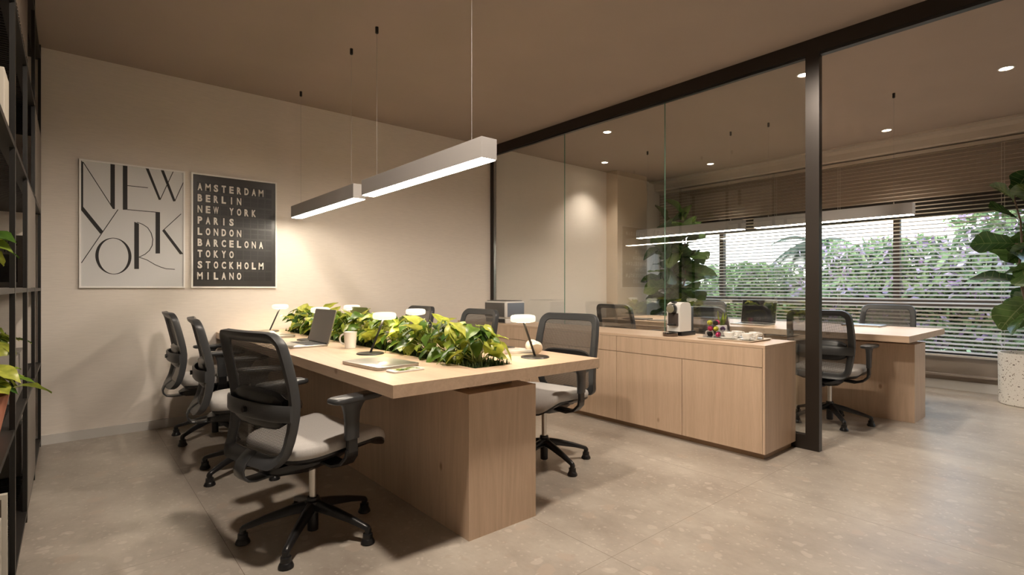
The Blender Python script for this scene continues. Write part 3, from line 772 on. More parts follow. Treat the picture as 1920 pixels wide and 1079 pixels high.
# phone
t = thing('mobile_phone', 'white phone with a leafy picture on its screen, in front of the closed laptop', 'phone', (1.172, 2.135, DT), R(4))
o1 = rrect(.165, .080, .012, 4); m = MB(); m.rings([[Vector((x * k, y * k, z)) for x, y in o1] for k, z in ((.97, 0), (1, .002), (1, .006), (.98, .0078))]); m.finish('body', M_white, t, smooth=True, angle=40)
pm, pnt, pb = newmat('phone_picture'); tcn = N(pnt, 'ShaderNodeTexCoord'); vz = N(pnt, 'ShaderNodeTexNoise'); vz.inputs['Scale'].default_value = 38; pr = N(pnt, 'ShaderNodeValToRGB')
pr.color_ramp.elements[0].position = .44; pr.color_ramp.elements[0].color = (.03, .07, .01, 1); pr.color_ramp.elements[1].position = .62; pr.color_ramp.elements[1].color = (.75, .75, .6, 1); e = pr.color_ramp.elements.new(.52); e.color = (.25, .32, .03, 1)
pnt.links.new(tcn.outputs['Object'], vz.inputs[0]); pnt.links.new(vz.outputs['Fac'], pr.inputs[0]); pnt.links.new(pr.outputs[0], pb.inputs['Base Color']); pb.inputs['Roughness'].default_value = .1
pbox('screen', (-.060, .060, -.035, .035, .0078, .0081), pm, t)
# mug
t = thing('mug', 'white ceramic mug standing between the open laptop and the plants', 'mug', (1.345, 3.155, DT))
m = MB(); m.lathe([(.030, 0), (.033, .002), (.041, .100), (.0425, .103), (.040, .103), (.036, .09), (.030, .008), (.004, .006)], n=32); m.finish('body', M_ceramic, t, smooth=True, angle=50)
m = MB(); pts = []
for i in range(13):
    a = R(-80 + 160 * i / 12 + 180); pts.append((-.036 + .030 * math.cos(a) - .002, .006 * 0, .056 + .032 * math.sin(a)))
m.tube(pts, .0055, 8); h = m.finish('handle', M_ceramic, t, smooth=True)
t.rotation_euler = (0, 0, R(-45))
# headphones
t = thing('headphones', 'cream over-ear headphones lying by the near right desk lamp', 'headphones', (1.975, 2.25, DT), R(-30))
M_hp = plain('cream_headphone', (.72, .62, .50), .4); M_hp2 = plain('silver_headphone', (.52, .50, .48), .3)
m = MB(); pts = [(.088 * math.cos(R(a)), .088 * math.sin(R(a)) , .012 + .012 * (1 - abs(math.sin(R(a / 2 + 45))))) for a in range(20, 341, 16)]
m.ribbon(pts, .022, .007, wdir=Vector((0, 0, 1))); m.finish('headband', M_hp2, t, smooth=True, angle=50)
for s in (-1, 1):
    mt = Matrix.Translation((.075, s * .045, .040)) @ Matrix.Rotation(R(62 * s), 4, 'X') @ Matrix.Rotation(R(20), 4, 'Z')
    m = MB(); m.lathe([(.012, -.020), (.034, -.018), (.039, -.010), (.039, .004), (.036, .010), (.030, .016), (.018, .016), (.016, .006)], n=24); bmesh.ops.transform(m.bm, matrix=mt, verts=m.bm.verts)
    m.finish('ear_cup', M_hp, t, smooth=True, angle=50)

# ------------------------------------------------------------------ plants
def leaf(mb, mt, L, W, fold=.25, droop=.25, notch=True, n=5, wav=0.0, ph=0.0):
    """leaf in local +x from origin, z up"""
    rows = []
    for i in range(n + 1):
        k = i / n
        w = W * (math.sin(math.pi * min(1, .12 + .88 * k) ** .75)) * (1 if k < .98 else .1)
        if k == 0: w = W * (.55 if notch else .1)
        x = L * (k - (.0)); z = -droop * L * k * k
        wz = wav * math.sin(ph + k * 11)
        row = [(x - (.10 * L if (k == 0 and notch) else 0), -w, z + fold * w + wz), (x, -w * .5, z + fold * w * .35 - wz * .4), (x, 0, z), (x, w * .5, z + fold * w * .35 + wz * .4), (x - (.10 * L if (k == 0 and notch) else 0), w, z + fold * w - wz)]
        rows.append([mt @ Vector(p) for p in row])
    V = [[mb.bm.verts.new(p) for p in r] for r in rows]
    for a, b in zip(V, V[1:]):
        for i in range(4): mb.bm.faces.new((a[i], a[i + 1], b[i + 1], b[i]))
def rosette(rng, nleaf, H, spread, L, lime=0):
    fol = MB(); st = MB(); lm = MB()
    for i in range(nleaf):
        az = rng.uniform(0, 2 * math.pi); k = rng.random(); h = H * (.35 + .65 * k) * rng.uniform(.8, 1.08)
        rad = spread * (1.05 - .6 * k) * rng.uniform(.4, 1.0)
        base = Vector((rng.uniform(-.02, .02), rng.uniform(-.02, .02), 0))
        tip = Vector((math.cos(az) * rad, math.sin(az) * rad, h))
        mid = (base + tip) / 2 + Vector((0, 0, h * .15)) - Vector((math.cos(az), math.sin(az), 0)) * rad * .15
        st.tube([base, mid, tip], .0018, 4, cap=False)
        l = L * rng.uniform(.7, 1.2)
        islime = i < lime
        if islime: l = L * 1.35
        pitch = rng.uniform(-.1, .75) if not islime else rng.uniform(.9, 1.3) 
        mt = Matrix.Translation(tip) @ Matrix.Rotation(az + rng.uniform(-.5, .5), 4, 'Z') @ Matrix.Rotation(pitch if not islime else pitch - 1.9, 4, 'Y') @ Matrix.Rotation(rng.uniform(-.5, .5), 4, 'X')
        leaf(lm if islime else fol, mt, l, l * rng.uniform(.30, .42) if not islime else l * .46, droop=rng.uniform(.1, .55), wav=.004, ph=rng.uniform(0, 6))
    return fol, st, lm
rng = random.Random(7)
N_PL = 13
ORD = ['nearest the camera end', 'second from the near end', 'third from the near end', 'fourth from the near end', 'fifth from the near end', 'sixth from the near end', 'in the very middle of the row', 'sixth from the wall end', 'fifth from the wall end', 'fourth from the wall end', 'third from the wall end', 'second from the wall end', 'closest to the poster wall']
for i in range(N_PL):
    y = 2.10 + (4.70 - 2.10) * i / (N_PL - 1); x = 1.565 + rng.uniform(-.035, .035)
    t = thing('leafy_plant', 'green and lime leafy plant in the desk planter, ' + ORD[i], 'plant', (x, y, .716), rng.uniform(0, 6), group='leafy plants in the desk planter')
    fol, st, lm = rosette(rng, 44, .235, .135, .086, lime=3 if i % 2 == 0 else 2)
    fol.finish('leaves', M_leaf, t, smooth=True, angle=80); st.finish('stems', M_stem, t); lm.finish('lime_leaves', M_leaflime, t, smooth=True, angle=80)
m = MB(); r2 = random.Random(3)
for i in range(5200):
    x = 1.565 + r2.uniform(-.112, .112); y = r2.uniform(1.985, 4.83); h = r2.uniform(.015, .05)
    a = r2.uniform(0, 6.28); w = .006
    z = .716 + r2.uniform(0, .015)
    d = Vector((math.cos(a), math.sin(a), 0)) * w; lean = Vector((r2.uniform(-.012, .012), r2.uniform(-.012, .012), h))
    p = Vector((x, y, z)); m.poly([p - d, p + d, p + lean + d * .4, p + lean - d * .4], [(0, 1, 2, 3)])
tag(m.finish('moss', M_moss), 'dark green moss filling the trough under the desk plants', 'moss', kind='stuff')

def fig_tree(name, loc, label, f0, LS, nl, seed, branches, pot):
    t = thing(name, label, 'potted tree', loc)
    rg = random.Random(seed)
    ph = .50
    m = MB(); m.lathe([(.225, 0), (.235, .01), (.240, ph), (.222, ph), (.222, ph - .05), (.01, ph - .05)], n=44); m.finish('pot', pot, t, smooth=True, angle=40)
    m = MB(); m.lathe([(.222, ph - .052), (.05, ph - .03), (.005, ph - .03)], n=24); m.finish('soil', M_soil, t)
    tr = MB(); fo = MB()
    for bi, (dx, dy, top) in enumerate(branches):
        p0 = Vector((dx * .15, dy * .15, ph - .04)); p3 = Vector((dx, dy, top))
        pts = [p0.lerp(p3, k / 7) + Vector((math.sin(k * 1.3 + bi) * .02, math.cos(k * 1.7 + bi) * .02, 0)) * (1 if 0 < k else 0) for k in range(8)]
        tr.tube(pts, [.017 - .0015 * k for k in range(8)], 8)
        for j in range(nl):
            k = j / (nl - 1); f = (f0 + (1 - f0) * k) * 7; i0 = min(6, int(f)); p = pts[i0].lerp(pts[i0 + 1], f - i0)
            az = j * 2.4 + bi * 1.1 + rg.uniform(-.3, .3); el = (-.75, .25, -.2, .7)[j % 4] + .3 * k + rg.uniform(-.25, .25)
            if j >= nl - 2: el = 1.15
            L = rg.uniform(.27, .38) * (1 - .15 * k) * LS
            st_ = Vector((math.cos(az) * math.cos(el), math.sin(az) * math.cos(el), math.sin(el))) * .05
            tr.tube([p, p + st_], .004, 5)
            mt = Matrix.Translation(p + st_) @ Matrix.Rotation(az, 4, 'Z') @ Matrix.Rotation(-el, 4, 'Y') @ Matrix.Rotation(rg.uniform(-.9, .9), 4, 'X')
            figleaf(fo, mt, L, L * .40, rg)
    tr.finish('trunk', M_bark, t, smooth=True); fo.finish('leaves', M_fig, t, smooth=True, angle=80)
    return t
def figleaf(mb, mt, L, W, rg):
    n = 9; ph = rg.uniform(0, 6); dr = rg.uniform(.15, .5); prof = [.16, .50, .70, .70, .78, .95, 1.08, 1.05, .80, .12]
    V = []
    for i in range(n + 1):
        k = i / n; w = W * prof[i]; z = -dr * L * k * k
        row = []
        for j, u in enumerate((-1, -.66, -.33, 0, .33, .66, 1)):
            row.append(mb.bm.verts.new(mt @ Vector((L * k, w * u, z + .10 * w * abs(u) * 2 + .006 * math.sin(ph + k * 14 + u * 4) * abs(u) - (.004 if (i % 2 and abs(u) > .2) else 0)))))
        V.append(row)
    uvl = mb.bm.loops.layers.uv.verify()
    for r_, (a, b) in enumerate(zip(V, V[1:])):
        for i in range(6):
            f = mb.bm.faces.new((a[i], a[i + 1], b[i + 1], b[i]))
            for lp, (kk, uu) in zip(f.loops, ((r_, i), (r_, i + 1), (r_ + 1, i + 1), (r_ + 1, i))): lp[uvl].uv = (kk / n, (-1, -.66, -.33, 0, .33, .66, 1)[uu])
def terrazzo():
    m, nt, b = newmat('white_terrazzo_pot')
    tc = N(nt, 'ShaderNodeTexCoord'); col = None
    prev = (.72, .70, .65, 1)
    for sc, th, tone, rr_ in ((24, .30, (.10, .08, .06, 1), .78), (55, .28, (.22, .19, .15, 1), .6), (120, .25, (.42, .38, .33, 1), .5)):
        mp = N(nt, 'ShaderNodeMapping'); mp.inputs['Scale'].default_value = (1, 1, 1.8) if sc == 24 else (1, 1, 1); mp.inputs['Rotation'].default_value = (.6, .4, .2)
        nt.links.new(tc.outputs['Object'], mp.inputs[0])
        v = N(nt, 'ShaderNodeTexVoronoi'); v.inputs['Scale'].default_value = sc; nt.links.new(mp.outputs[0], v.inputs['Vector'])
        l = N(nt, 'ShaderNodeMath', operation='LESS_THAN'); l.inputs[1].default_value = th; nt.links.new(v.outputs['Distance'], l.inputs[0])
        sp = N(nt, 'ShaderNodeSeparateColor'); nt.links.new(v.outputs['Color'], sp.inputs[0])
        g = N(nt, 'ShaderNodeMath', operation='GREATER_THAN'); g.inputs[1].default_value = rr_; nt.links.new(sp.outputs[0], g.inputs[0])
        ml = N(nt, 'ShaderNodeMath', operation='MULTIPLY'); nt.links.new(l.outputs[0], ml.inputs[0]); nt.links.new(g.outputs[0], ml.inputs[1])
        mx = N(nt, 'ShaderNodeMix'); mx.data_type = 'RGBA'; nt.links.new(ml.outputs[0], mx.inputs[0])
        if col is None: mx.inputs[6].default_value = prev
        else: nt.links.new(col, mx.inputs[6])
        mx.inputs[7].default_value = tone; col = mx.outputs[2]
    nt.links.new(col, b.inputs['Base Color']); b.inputs['Roughness'].default_value = .5
    return m
M_tz = terrazzo()
fig_tree('fiddle_leaf_fig', (7.06, .60, 0), 'fiddle leaf fig in a white terrazzo pot at the right edge', .42, 1.0, 13, 5, [(-.05, .10, 2.0), (-.03, -.10, 1.9), (-.08, -.26, 1.7)], M_tz)
fig_tree('fiddle_leaf_fig', (6.90, 4.32, 0), 'fiddle leaf fig in the corner behind the glass, beside the pier', .26, 1.12, 20, 11, [(-.12, .08, 2.05), (.02, -.10, 2.15), (-.14, -.22, 1.85), (-.22, .0, 1.6)], M_tz)

# ------------------------------------------------------------------ window blinds
def blind(y0, y1, cords, label):
    t = thing('window_blind', label, 'blind', (XW - .075, (y0 + y1) / 2, 0), group='slatted window blinds')
    oy = (y0 + y1) / 2; a, b = y0 - oy, y1 - oy
    m = MB(); n = 51; pitch = .0445; hw = .0225; tilt = R(23)
    for i in range(n):
        z = .425 + i * pitch; dx, dz = hw * math.cos(tilt), hw * math.sin(tilt)
        p = [(-dx, -dz), (0, .0022), (dx, dz)]
        m.rings([[(px, yy, z + pz) for px, pz in p] for yy in (a, b)], cap=False, closed=False)
    m.finish('slats', M_slat, t, smooth=False)
    pbox('head_rail', (-.025, .025, a, b, 2.66, 2.70), M_slat, t)
    pbox('bottom_rail', (-.022, .022, a, b, .372, .392), M_slat, t)
    for c in cords:
        m = MB(); m.tube([(-.024, c - oy - .012, .38), (-.024, c - oy - .012, 2.66)], .0016, 5); m.tube([(-.024, c - oy + .012, .38), (-.024, c - oy + .012, 2.66)], .0016, 5); m.finish('ladder_cord', M_cord, t)
blind(-2.9, -.40, (-1.6,), 'slatted blind beyond the right fig tree')
blind(-.40, 1.79, (.84,), 'slatted blind between the right fig tree and the pendant end')
blind(1.79, 3.98, (2.356, 3.13), 'slatted blind behind the far desk and the dark post')
blind(3.98, 4.98, (4.45,), 'slatted blind behind the corner fig tree')

# ------------------------------------------------------------------ on the cabinets
# printer
t = thing('printer', 'white and grey printer on the worktop at the poster wall', 'printer', (3.64, 4.41, CT))
x0, x1, y0, y1 = -.14, .13, -.18, .19
M_pr = plain('printer_white', (.70, .68, .65), .35); M_pg = plain('printer_grey', (.10, .095, .09), .35); M_pb = plain('printer_blue_grey', (.17, .20, .25), .35)
m = MB(); m.box(x0, x1, y0, y1, .052, .232, bev=.018, seg=3); m.finish('body', M_pr, t, smooth=True)
m = MB(); m.box(x0 + .012, x1, y0 + .010, y1, 0, .052, bev=.008); m.finish('paper_drawer', M_pr, t, smooth=True)
pbox('scanner_lid', (x0 + .02, x1 - .02, y0 + .02, y1 - .02, .232, .240), M_pg, t, bev=.004)
pbox('front_panel', (x0 - .003, x0 + .01, y0 + .022, y1 - .012, .066, .216), M_pg, t, bev=.004)
pbox('side_panel', (x0 + .022, x1 - .012, y0 - .003, y0 + .01, .066, .216), M_pb, t, bev=.004)
pbox('output_slot', (x0 + .008, x0 + .016, y0 + .03, y1 - .02, .006, .046), M_black, t)
m = MB(); m.box(-.10, .04, -.055, .055, 0, .0012, mat=Matrix.Translation((x0 - .01, .03, .080)) @ Matrix.Rotation(R(8), 4, 'Y')); m.finish('paper_sheet', M_white, t)
# coffee machine (front towards -x)
t = thing('coffee_machine', 'white capsule coffee machine with a black base on the worktop', 'coffee machine', (3.69, 2.30, CT))
m = MB(); prof = [(-.085, .035), (.075, .035), (.075, .215), (.060, .252), (.030, .262), (-.045, .262), (-.078, .245), (-.092, .205), (-.085, .16)]
m.rings([[(x, y, z) for x, z in prof] for y in (-.058, -.054, .054, .058)]); body = m.finish('body', M_white, t, smooth=True, angle=30)
m = MB(); m.box(-.06, .135, -.062, .062, 0, .034, bev=.004); m.finish('base', M_black, t, smooth=True)
m = MB(); m.lathe([(.056, 0), (.058, .004), (.058, .026), (.050, .030), (.004, .030)], (-.125, 0, 0), 32); m.finish('drip_tray', plain('dark_chrome', (.16, .14, .13), .15, metal=1), t, smooth=True, angle=40)
m = MB(); m.box(-.098, -.083, -.044, .040, .078, .178, bev=.003); m.finish('brew_grille', plain('brown_grille', (.06, .045, .04), .4), t)
m = MB(); m.box(-.135, -.09, -.030, .026, .086, .094, bev=.003); m.finish('spout', M_black, t)
m = MB(); m.lathe([(.036, -.135), (.038, -.13), (.038, -.10), (.030, -.088)], (0, -.004, .214), 28, 'X'); dl = m.finish('dial', M_black, t, smooth=True, angle=40)
m = MB(); m.lathe([(.004, -.139), (.033, -.138), (.034, -.134)], (0, -.004, .214), 28, 'X'); m.finish('dial_cap', M_chrome, dl, smooth=True)
pbox('lever', (-.095, -.05, -.012, .012, .256, .270), M_black, t, bev=.003)
m = MB(); m.box(.077, .130, -.050, .050, .034, .225, bev=.010); m.finish('water_tank', plain('smoky_tank', (.09, .10, .11), .08), t, smooth=True)
# tray
t = thing('serving_tray', 'cream rectangular tray with handles holding cups and capsules', 'tray', (3.706, 1.865, CT))
M_tray = plain('cream_tray', (.66, .61, .53), .4)
o1 = rrect(.315, .42, .02, 4); m = MB(); m.rings([[Vector((x * k, y * k, z)) for x, y in o1] for k, z in ((.95, 0), (1, .009), (1, .012), (.97, .012), (.95, .006))]); m.finish('plate', M_tray, t, smooth=True, angle=40)
for s in (-1, 1):
    m = MB(); m.tube([(-.05, s * .19, .008), (-.05, s * .19, .04), (-.035, s * .19, .048), (.035, s * .19, .048), (.05, s * .19, .04), (.05, s * .19, .008)], .006, 8); m.finish('handle', M_tray, t, smooth=True)
TZ = CT + .0065
# cups and saucers
def make_cup():
    t = thing('espresso_cup', 'cup', 'cup', group='cups on the tray')
    m = MB(); m.lathe([(.016, 0), (.020, .004), (.033, .022), (.038, .042), (.0375, .044), (.035, .042), (.030, .022), (.004, .008)], n=28); m.finish('bowl', M_ceramic, t, smooth=True, angle=60)
    m = MB(); m.tube([(.036, 0, .036), (.048, 0, .038), (.055, 0, .029), (.048, 0, .018), (.030, 0, .016)], .0032, 8); m.finish('handle', M_ceramic, t, smooth=True)
    return t
def make_saucer():
    m = MB(); m.lathe([(.022, 0), (.030, .002), (.058, .009), (.059, .0105), (.030, .005), (.004, .004)], n=32)
    return m.finish('saucer', M_ceramic, smooth=True, angle=60)
cup = make_cup(); sau = make_saucer()
for i, (x, y, a, w) in enumerate(((3.635, 1.865, -60, 'at the front left of the tray'), (3.775, 1.875, -50, 'at the back left of the tray, behind'), (3.640, 1.735, -50, 'at the front right of the tray'), (3.775, 1.745, -40, 'at the back right, nearest the glass'))):
    place(cup, i > 0, (x, y, TZ + .005), R(a), 'white espresso cup ' + w)
    s2 = sau if i == 0 else sau.copy()
    if i: COL.objects.link(s2)
    s2.location = (x, y, TZ); tag(s2, 'white saucer under the cup ' + w, 'saucer', 'saucers on the tray')
# capsule box
t = thing('capsule_box', 'clear box of coloured coffee capsules standing on the tray', 'capsule box', (3.690, 1.990, TZ))
w = .070; hh = .135
m = MB()
for b in ((-w, w, -w, -w + .003, 0, hh), (-w, w, w - .003, w, 0, hh), (-w, -w + .003, -w + .003, w - .003, 0, hh), (w - .003, w, -w + .003, w - .003, 0, hh), (-w + .003, w - .003, -w + .003, w - .003, 0, .003)): m.box(*b)
m.finish('walls', M_clear, t)
CC = {'pink': (.62, .05, .16), 'lime': (.55, .56, .05), 'black': (.015, .012, .012), 'purple': (.10, .05, .12)}
CM = {k: plain('capsule_' + k, v, .25, metal=.4) for k, v in CC.items()}
def capmesh(mat, loc, rot, label):
    m = MB(); m.lathe([(.019, 0), (.0195, .002), (.016, .003), (.013, .020), (.009, .026), (.002, .027)], n=20)
    o = m.finish('coffee_capsule', mat, smooth=True, angle=50); o.location = loc; o.rotation_euler = rot
    tag(o, label, 'coffee capsule', 'capsules in the clear box')
cs = [('black', -.036, .030, .022, 'at the bottom left of the box'), ('pink', -.036, -.032, .024, 'at the bottom right of the box'), ('pink', -.034, .030, .066, 'at mid height on the left side of the box'), ('lime', -.036, -.016, .066, 'at mid height in the middle of the box'),
      ('lime', -.034, .034, .108, 'at the upper left of the box'), ('black', -.034, -.010, .108, 'near the top middle of the box'), ('purple', .03, -.034, .062, 'at the right side of the box'), ('pink', .012, .0, .110, 'near the top, behind the others'), ('black', .03, .032, .062, 'deep inside the box behind the left ones'), ('black', .03, 0, .022, 'on the floor of the box behind')]
for c, dx, dy, dz, w_ in cs: capmesh(CM[c], (3.682 + dx, 1.985 + dy, TZ + dz), (0, R(-78), R(20 + dy * 400)), c + ' coffee capsule ' + w_)
# snake plant
t = thing('snake_plant', 'small snake plant in a white pot behind the capsule box', 'plant', (3.832, 2.025, CT + .012), 0)
m = MB(); m.lathe([(.028, 0), (.036, .006), (.044, .045), (.040, .075), (.036, .078), (.034, .070), (.004, .068)], n=28); m.finish('pot', M_ceramic, t, smooth=True, angle=60)
m = MB()
for i, (a, ln, h) in enumerate(((0, .012, .105), (70, .022, .085), (140, .016, .12), (210, .024, .075), (290, .02, .11), (330, .03, .09))):
    ca, sa = math.cos(R(a)), math.sin(R(a)); base = Vector((ca * .012, sa * .012, .066)); tip = base + Vector((ca * ln, sa * ln, h)); sd = Vector((-sa, ca, 0))
    rs = [[base.lerp(tip, k) + sd * w * .5 + Vector((ca, sa, 0)) * .002, base.lerp(tip, k) - Vector((ca, sa, 0)) * .002, base.lerp(tip, k) - sd * w * .5 + Vector((ca, sa, 0)) * .002] for k, w in ((0, .014), (.35, .020), (.75, .015), (1, .002))]
    m.rings(rs)
m.finish('blades', leafmat('snake_plant_leaf', (.10, .17, .02), (.20, .30, .03), (.40, .45, .06), .35, .1), t, smooth=True)

# ------------------------------------------------------------------ on the far desk
laptop_open((5.36, 2.50, .7525), R(-90), 'open laptop with a black screen on the far desk behind the glass', 100, .36, .25)
laptop_closed((6.02, 1.70, .7525), R(90), 'closed laptop on the window side of the far desk')
laptop_closed((5.98, 3.30, .7525), R(90), 'closed laptop on the far desk just right of the coffee machine')
def paper_stack(loc, rz, w, d, h, col, label):
    m = MB(); m.box(-w / 2, w / 2, -d / 2, d / 2, 0, h, bev=.001); o = m.finish('notebook', col); o.location = loc; o.rotation_euler = (0, 0, rz); tag(o, label, 'notebook', 'notebooks on the far desk')
paper_stack((5.22, 3.82, .7525), R(5), .21, .29, .012, plain('notebook_dark', (.10, .09, .085), .6), 'dark notebook at the far left of the desk behind the glass')
paper_stack((5.20, 3.46, .7525), R(-4), .21, .29, .010, plain('notebook_brown', (.30, .26, .22), .6), 'brown notebook on the far desk left of the coffee machine')

# ------------------------------------------------------------------ shelving on the left
XS = -.155; PT = .040
sh = thing('open_shelving', 'tall dark metal shelving along the left edge', 'shelving unit', (0, 0, 0))
YP = [-.52, .22, .95, 1.65, 2.36 + .33, 3.425, 4.152, 4.993]
YS0 = -.52
for y in YP:
    pbox('post', (XS - .016, XS, y, y + PT, 0, CEIL - .002), M_blackmetal, sh)
    pbox('rear_post', (XL + .004, XL + .03, y, y + PT, 0, CEIL - .002), M_blackmetal, sh)
for z in (.055, .60, 1.13, 1.675, 2.22, 2.78):
    m = MB(); m.box(XS - .045, XS - .001, YS0, 5.03, z - .02, z)
    m.box(XL + .03, XL + .06, YS0, 5.03, z - .02, z)
    y = YS0
    while y < 5.02:
        m.box(XL + .06, XS - .045, y, y + .014, z - .016, z - .002); y += .03
    m.finish('shelf', plain('shelf_metal_%d' % int(z * 100), (.020, .017, .015), .45), sh)
def shelf_panel(name, y0, y1, z0, z1, mat):
    m = MB(); m.box(XS - .015, XS - .005, y0, y1, z0, z1)
    k = int((y1 - y0) / .035)
    for i in range(k): m.box(XS - .004, XS + .001, y0 + (i + .15) * (y1 - y0) / k, y0 + (i + .85) * (y1 - y0) / k, z0 + .001, z1 - .001)
    m.finish(name, mat, sh)
shelf_panel('front_panel', 3.47, 4.19, 1.131, 1.653, M_grey)
shelf_panel('front_panel', 4.20, 4.985, 1.676, 2.198, M_grey)
shelf_panel('front_panel', 3.47, 4.19, .056, .578, M_grey)
shelf_panel('front_panel', 2.74, 3.42, 2.221, 2.757, M_flute)
BK = [(-.178, .028, .185, 'thin one at the outer end'), (-.212, .034, .20, 'thick one next to the outer end'), (-.246, .026, .215, 'third from the outer end'), (-.282, .036, .19, 'innermost one')]
for i, (x, th, hb, w_) in enumerate(BK):
    m = MB(); m.box(-th / 2, th / 2, 0, .17, 0, hb, bev=.002); o = m.finish('book', plain('book_cover_%d' % i, [(.42, .39, .33), (.34, .31, .26), (.5, .47, .40), (.30, .27, .22)][i], .7)); o.location = (x, 2.40, 1.676)
    tag(o, 'upright cream book on the upper left shelf, ' + w_, 'book', 'books on the upper shelf')
t = thing('magazine', 'grey magazine with black capitals, standing upright on the middle left shelf', 'magazine', (-.34, 3.90, 1.131))
m = MB(); m.box(-.17, .175, 0, .012, 0, .285, bev=.001); m.finish('cover', plain('magazine_grey', (.34, .33, .32), .5), t)
m = MB(); m.box(-.155, .125, -.001, 0, .03, .18); m.finish('cover_photo', plain('magazine_photo', (.02, .02, .025), .35, noise=.5, scale=20), t)
text_mesh('AMERICAN', .036, t, M_ink, 'title_lettering', (.052, -.001, .240), (R(90), 0, 0), .82)
text_mesh('TE', .036, t, M_ink, 'title_lettering', (.082, -.001, .203), (R(90), 0, 0), .82)
def pot_plant(loc, label, potmat, r, h, leaves, H, spread, L, seed, box=None, lime=0):
    t = thing('potted_plant', label, 'plant', loc)
    m = MB()
    if box: m.box(-box[0], box[0], -box[1], box[1], 0, h, bev=.006)
    else: m.lathe([(r * .75, 0), (r, h), (r * .93, h), (r * .9, h - .02), (.005, h - .02)], n=32)
    m.finish('pot', potmat, t, smooth=True, angle=40)
    fol, st, lm = rosette(random.Random(seed), leaves, H, spread, L, lime)
    for mb_, nm, mt_ in ((fol, 'leaves', M_leaf), (st, 'stems', M_stem), (lm, 'lime_leaves', M_leaflime)):
        if len(mb_.bm.verts) == 0: continue
        o = mb_.finish(nm, mt_, t, smooth=True, angle=80); o.location = (0, 0, h - .02)
    return t
pot_plant((-.27, 2.62, 1.131), 'lime leaved plant on the middle left shelf in front of the magazine', M_black, .06, .08, 24, .17, .10, .085, 21, lime=1)
pot_plant((-.272, 2.66, .601), 'trailing green plant in a terracotta pot on the lower left shelf', M_terra, .105, .14, 46, .14, .15, .085, 22)
pot_plant((-.32, 3.55, .601), 'green plant in a grey planter box on the lower left shelf behind the terracotta pot', plain('planter_grey_wood', (.24, .22, .20), .6), .1, .21, 44, .14, .15, .08, 23, box=(.135, .28))
pot_plant((-.36, 4.62, 2.221), 'small dark plant on the top left shelf, near the poster wall', M_grey, .08, .10, 26, .12, .11, .06, 24, box=(.08, .16))
m = MB(); m.box(-.15, .15, -.12, .12, 0, .30, bev=.008); o = m.finish('storage_box', plain('storage_box_white', (.42, .41, .39), .6)); o.location = (-.36, 4.2, .056); tag(o, 'pale storage box on the bottom left shelf, deep in beside the second post', 'storage box')
for i, (yy, hh_, off) in enumerate(((2.44, .30, .0), (2.62, .33, -.004))):
    t = thing('leaning_frame', ('nearer' if i == 0 else 'farther') + ' cream edged picture frame standing on the bottom left shelf', 'picture frame', (-.30 - off, yy, .056), R(0), group='frames on the bottom shelf')
    pbox('frame', (-.125, .125, -.012, .012, 0, hh_), M_book, t); pbox('picture', (-.110, .110, -.014, -.012, .015, hh_ - .015), M_flute, t)
def vase(loc, prof, label):
    m = MB(); m.lathe(prof, n=36); o = m.finish('tiered_vase', M_ceramic, smooth=True, angle=35); o.location = loc; tag(o, label, 'vase', 'white vases on the top shelf')
vase((-.36, 4.06, 2.221), [(.085, 0), (.085, .08), (.125, .082), (.13, .10), (.13, .15), (.12, .165), (.085, .167), (.085, .235), (.08, .24), (.03, .24)], 'larger white tiered vase on the top left shelf, reflected in the glass')
vase((-.36, 3.78, 2.221), [(.055, 0), (.055, .06), (.08, .062), (.085, .10), (.085, .13), (.065, .15), (.065, .24), (.06, .245), (.02, .245)], 'smaller white tiered vase on the top left shelf, reflected in the glass')

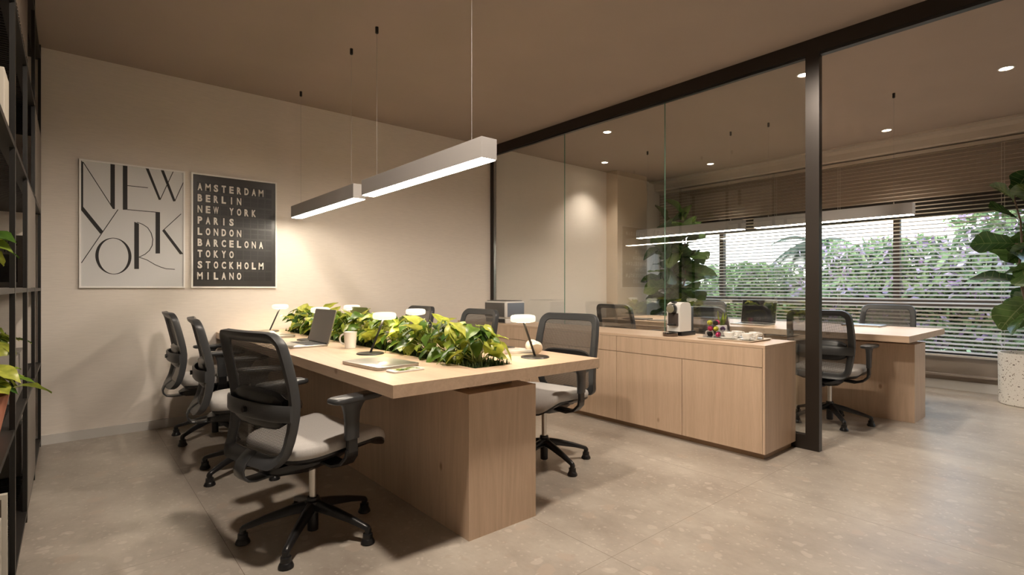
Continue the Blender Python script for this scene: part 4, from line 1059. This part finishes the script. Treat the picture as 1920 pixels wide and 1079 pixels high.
# ------------------------------------------------------------------ garden outside
m = MB(); m.box(XW + .2, 40, -25, 30, -.35, -.25); g = m.finish('garden_ground', plain('lawn', (.10, .16, .05), .9, noise=.3, scale=3)); g['kind'] = 'structure'
def bush(name, loc, size, nleaf, nflow, seed, label, ls=.08):
    rg = random.Random(seed); t = thing(name, label, 'bush', loc, group='garden bushes')
    for cnt, nm, mat, s in ((int(nleaf * 1.9), 'leaves', M_bush, ls), (nflow, 'flowers', M_flower, ls * .8)):
        if not cnt: continue
        m = MB()
        for i in range(cnt):
            while True:
                p = Vector((rg.uniform(-1, 1), rg.uniform(-1, 1), rg.uniform(-1, 1)))
                if .25 < p.length < 1: break
            if nm == 'flowers': p = p.normalized() * rg.uniform(.75, 1.05)
            bump = 1 + .15 * math.sin(p.x * 9 + seed) * math.cos(p.y * 7) + .12 * math.sin(p.z * 11)
            p = Vector((p.x * size[0] * bump, p.y * size[1] * bump, (p.z * bump + 1) * size[2]))
            d1 = Vector((rg.uniform(-1, 1), rg.uniform(-1, 1), rg.uniform(-1, 1))).normalized(); d2 = d1.orthogonal().normalized()
            k = s * rg.uniform(.6, 1.4)
            m.poly([p - d1 * k, p + d2 * k * .5, p + d1 * k, p - d2 * k * .5], [(0, 1, 2, 3)])
        m.finish(nm, mat, t)
    return t
BU = [((10.6, -2.6), (1.0, 1.5, 1.55), 5200, 2600, 'purple flowering bush farthest right outside the window'),
      ((10.4, .55), (1.0, 1.5, 1.42), 6000, 3200, 'tall purple flowering bush outside the right window pane'),
      ((10.5, 2.75), (.9, 1.3, 1.12), 4800, 2400, 'lower purple flowering bush outside behind the dark post'),
      ((10.6, 5.1), (.9, 1.4, .95), 5200, 500, 'green bush outside the window right of the corner fig tree'),
      ((10.4, 7.4), (.9, 1.5, .98), 4200, 200, 'green bush outside behind the corner fig tree')]
for i, ((x, y), s, a, b, lb) in enumerate(BU): bush('garden_bush', (x, y, -.25), s, a, b, 31 + i, lb)
# palm tree
t = thing('palm_tree', 'palm tree with drooping fronds outside the window', 'palm tree', (12.6, 4.5, -.25))
m = MB(); m.tube([(0, 0, 0), (.05, .0, 1.2), (0, 0, 2.35)], [.10, .09, .07], 10); m.finish('trunk', M_bark, t, smooth=True)
m = MB(); rg = random.Random(9)
for i in range(17):
    az = i * 2.4 + rg.uniform(-.2, .2); el = rg.uniform(.1, .95); L = rg.uniform(.8, 1.15)
    pts = []
    for k in range(15):
        s = k / 14; pts.append(Vector((math.cos(az) * L * s * math.cos(el * (1 - s * .4)), math.sin(az) * L * s * math.cos(el * (1 - s * .4)), 2.35 + L * (math.sin(el) * s - 1.0 * s * s * .75))))
    m.tube(pts, .004, 4)
    for k in range(2, 15):
        for j in range(3):
            p = pts[k - 1].lerp(pts[k], j / 3); d = (pts[k] - pts[k - 1]).normalized(); sd = d.cross(Vector((0, 0, 1))).normalized()
            for sg in (-1, 1):
                ll = .30 * math.sin(math.pi * (k / 15) ** .7) + .05
                tip = p + (sd * sg * .8 + d * .5).normalized() * ll + Vector((0, 0, -.10)) * ll * 3
                m.poly([p - d * .018, p + d * .018, tip], [(0, 1, 2)])
m.finish('fronds', M_palm, t)
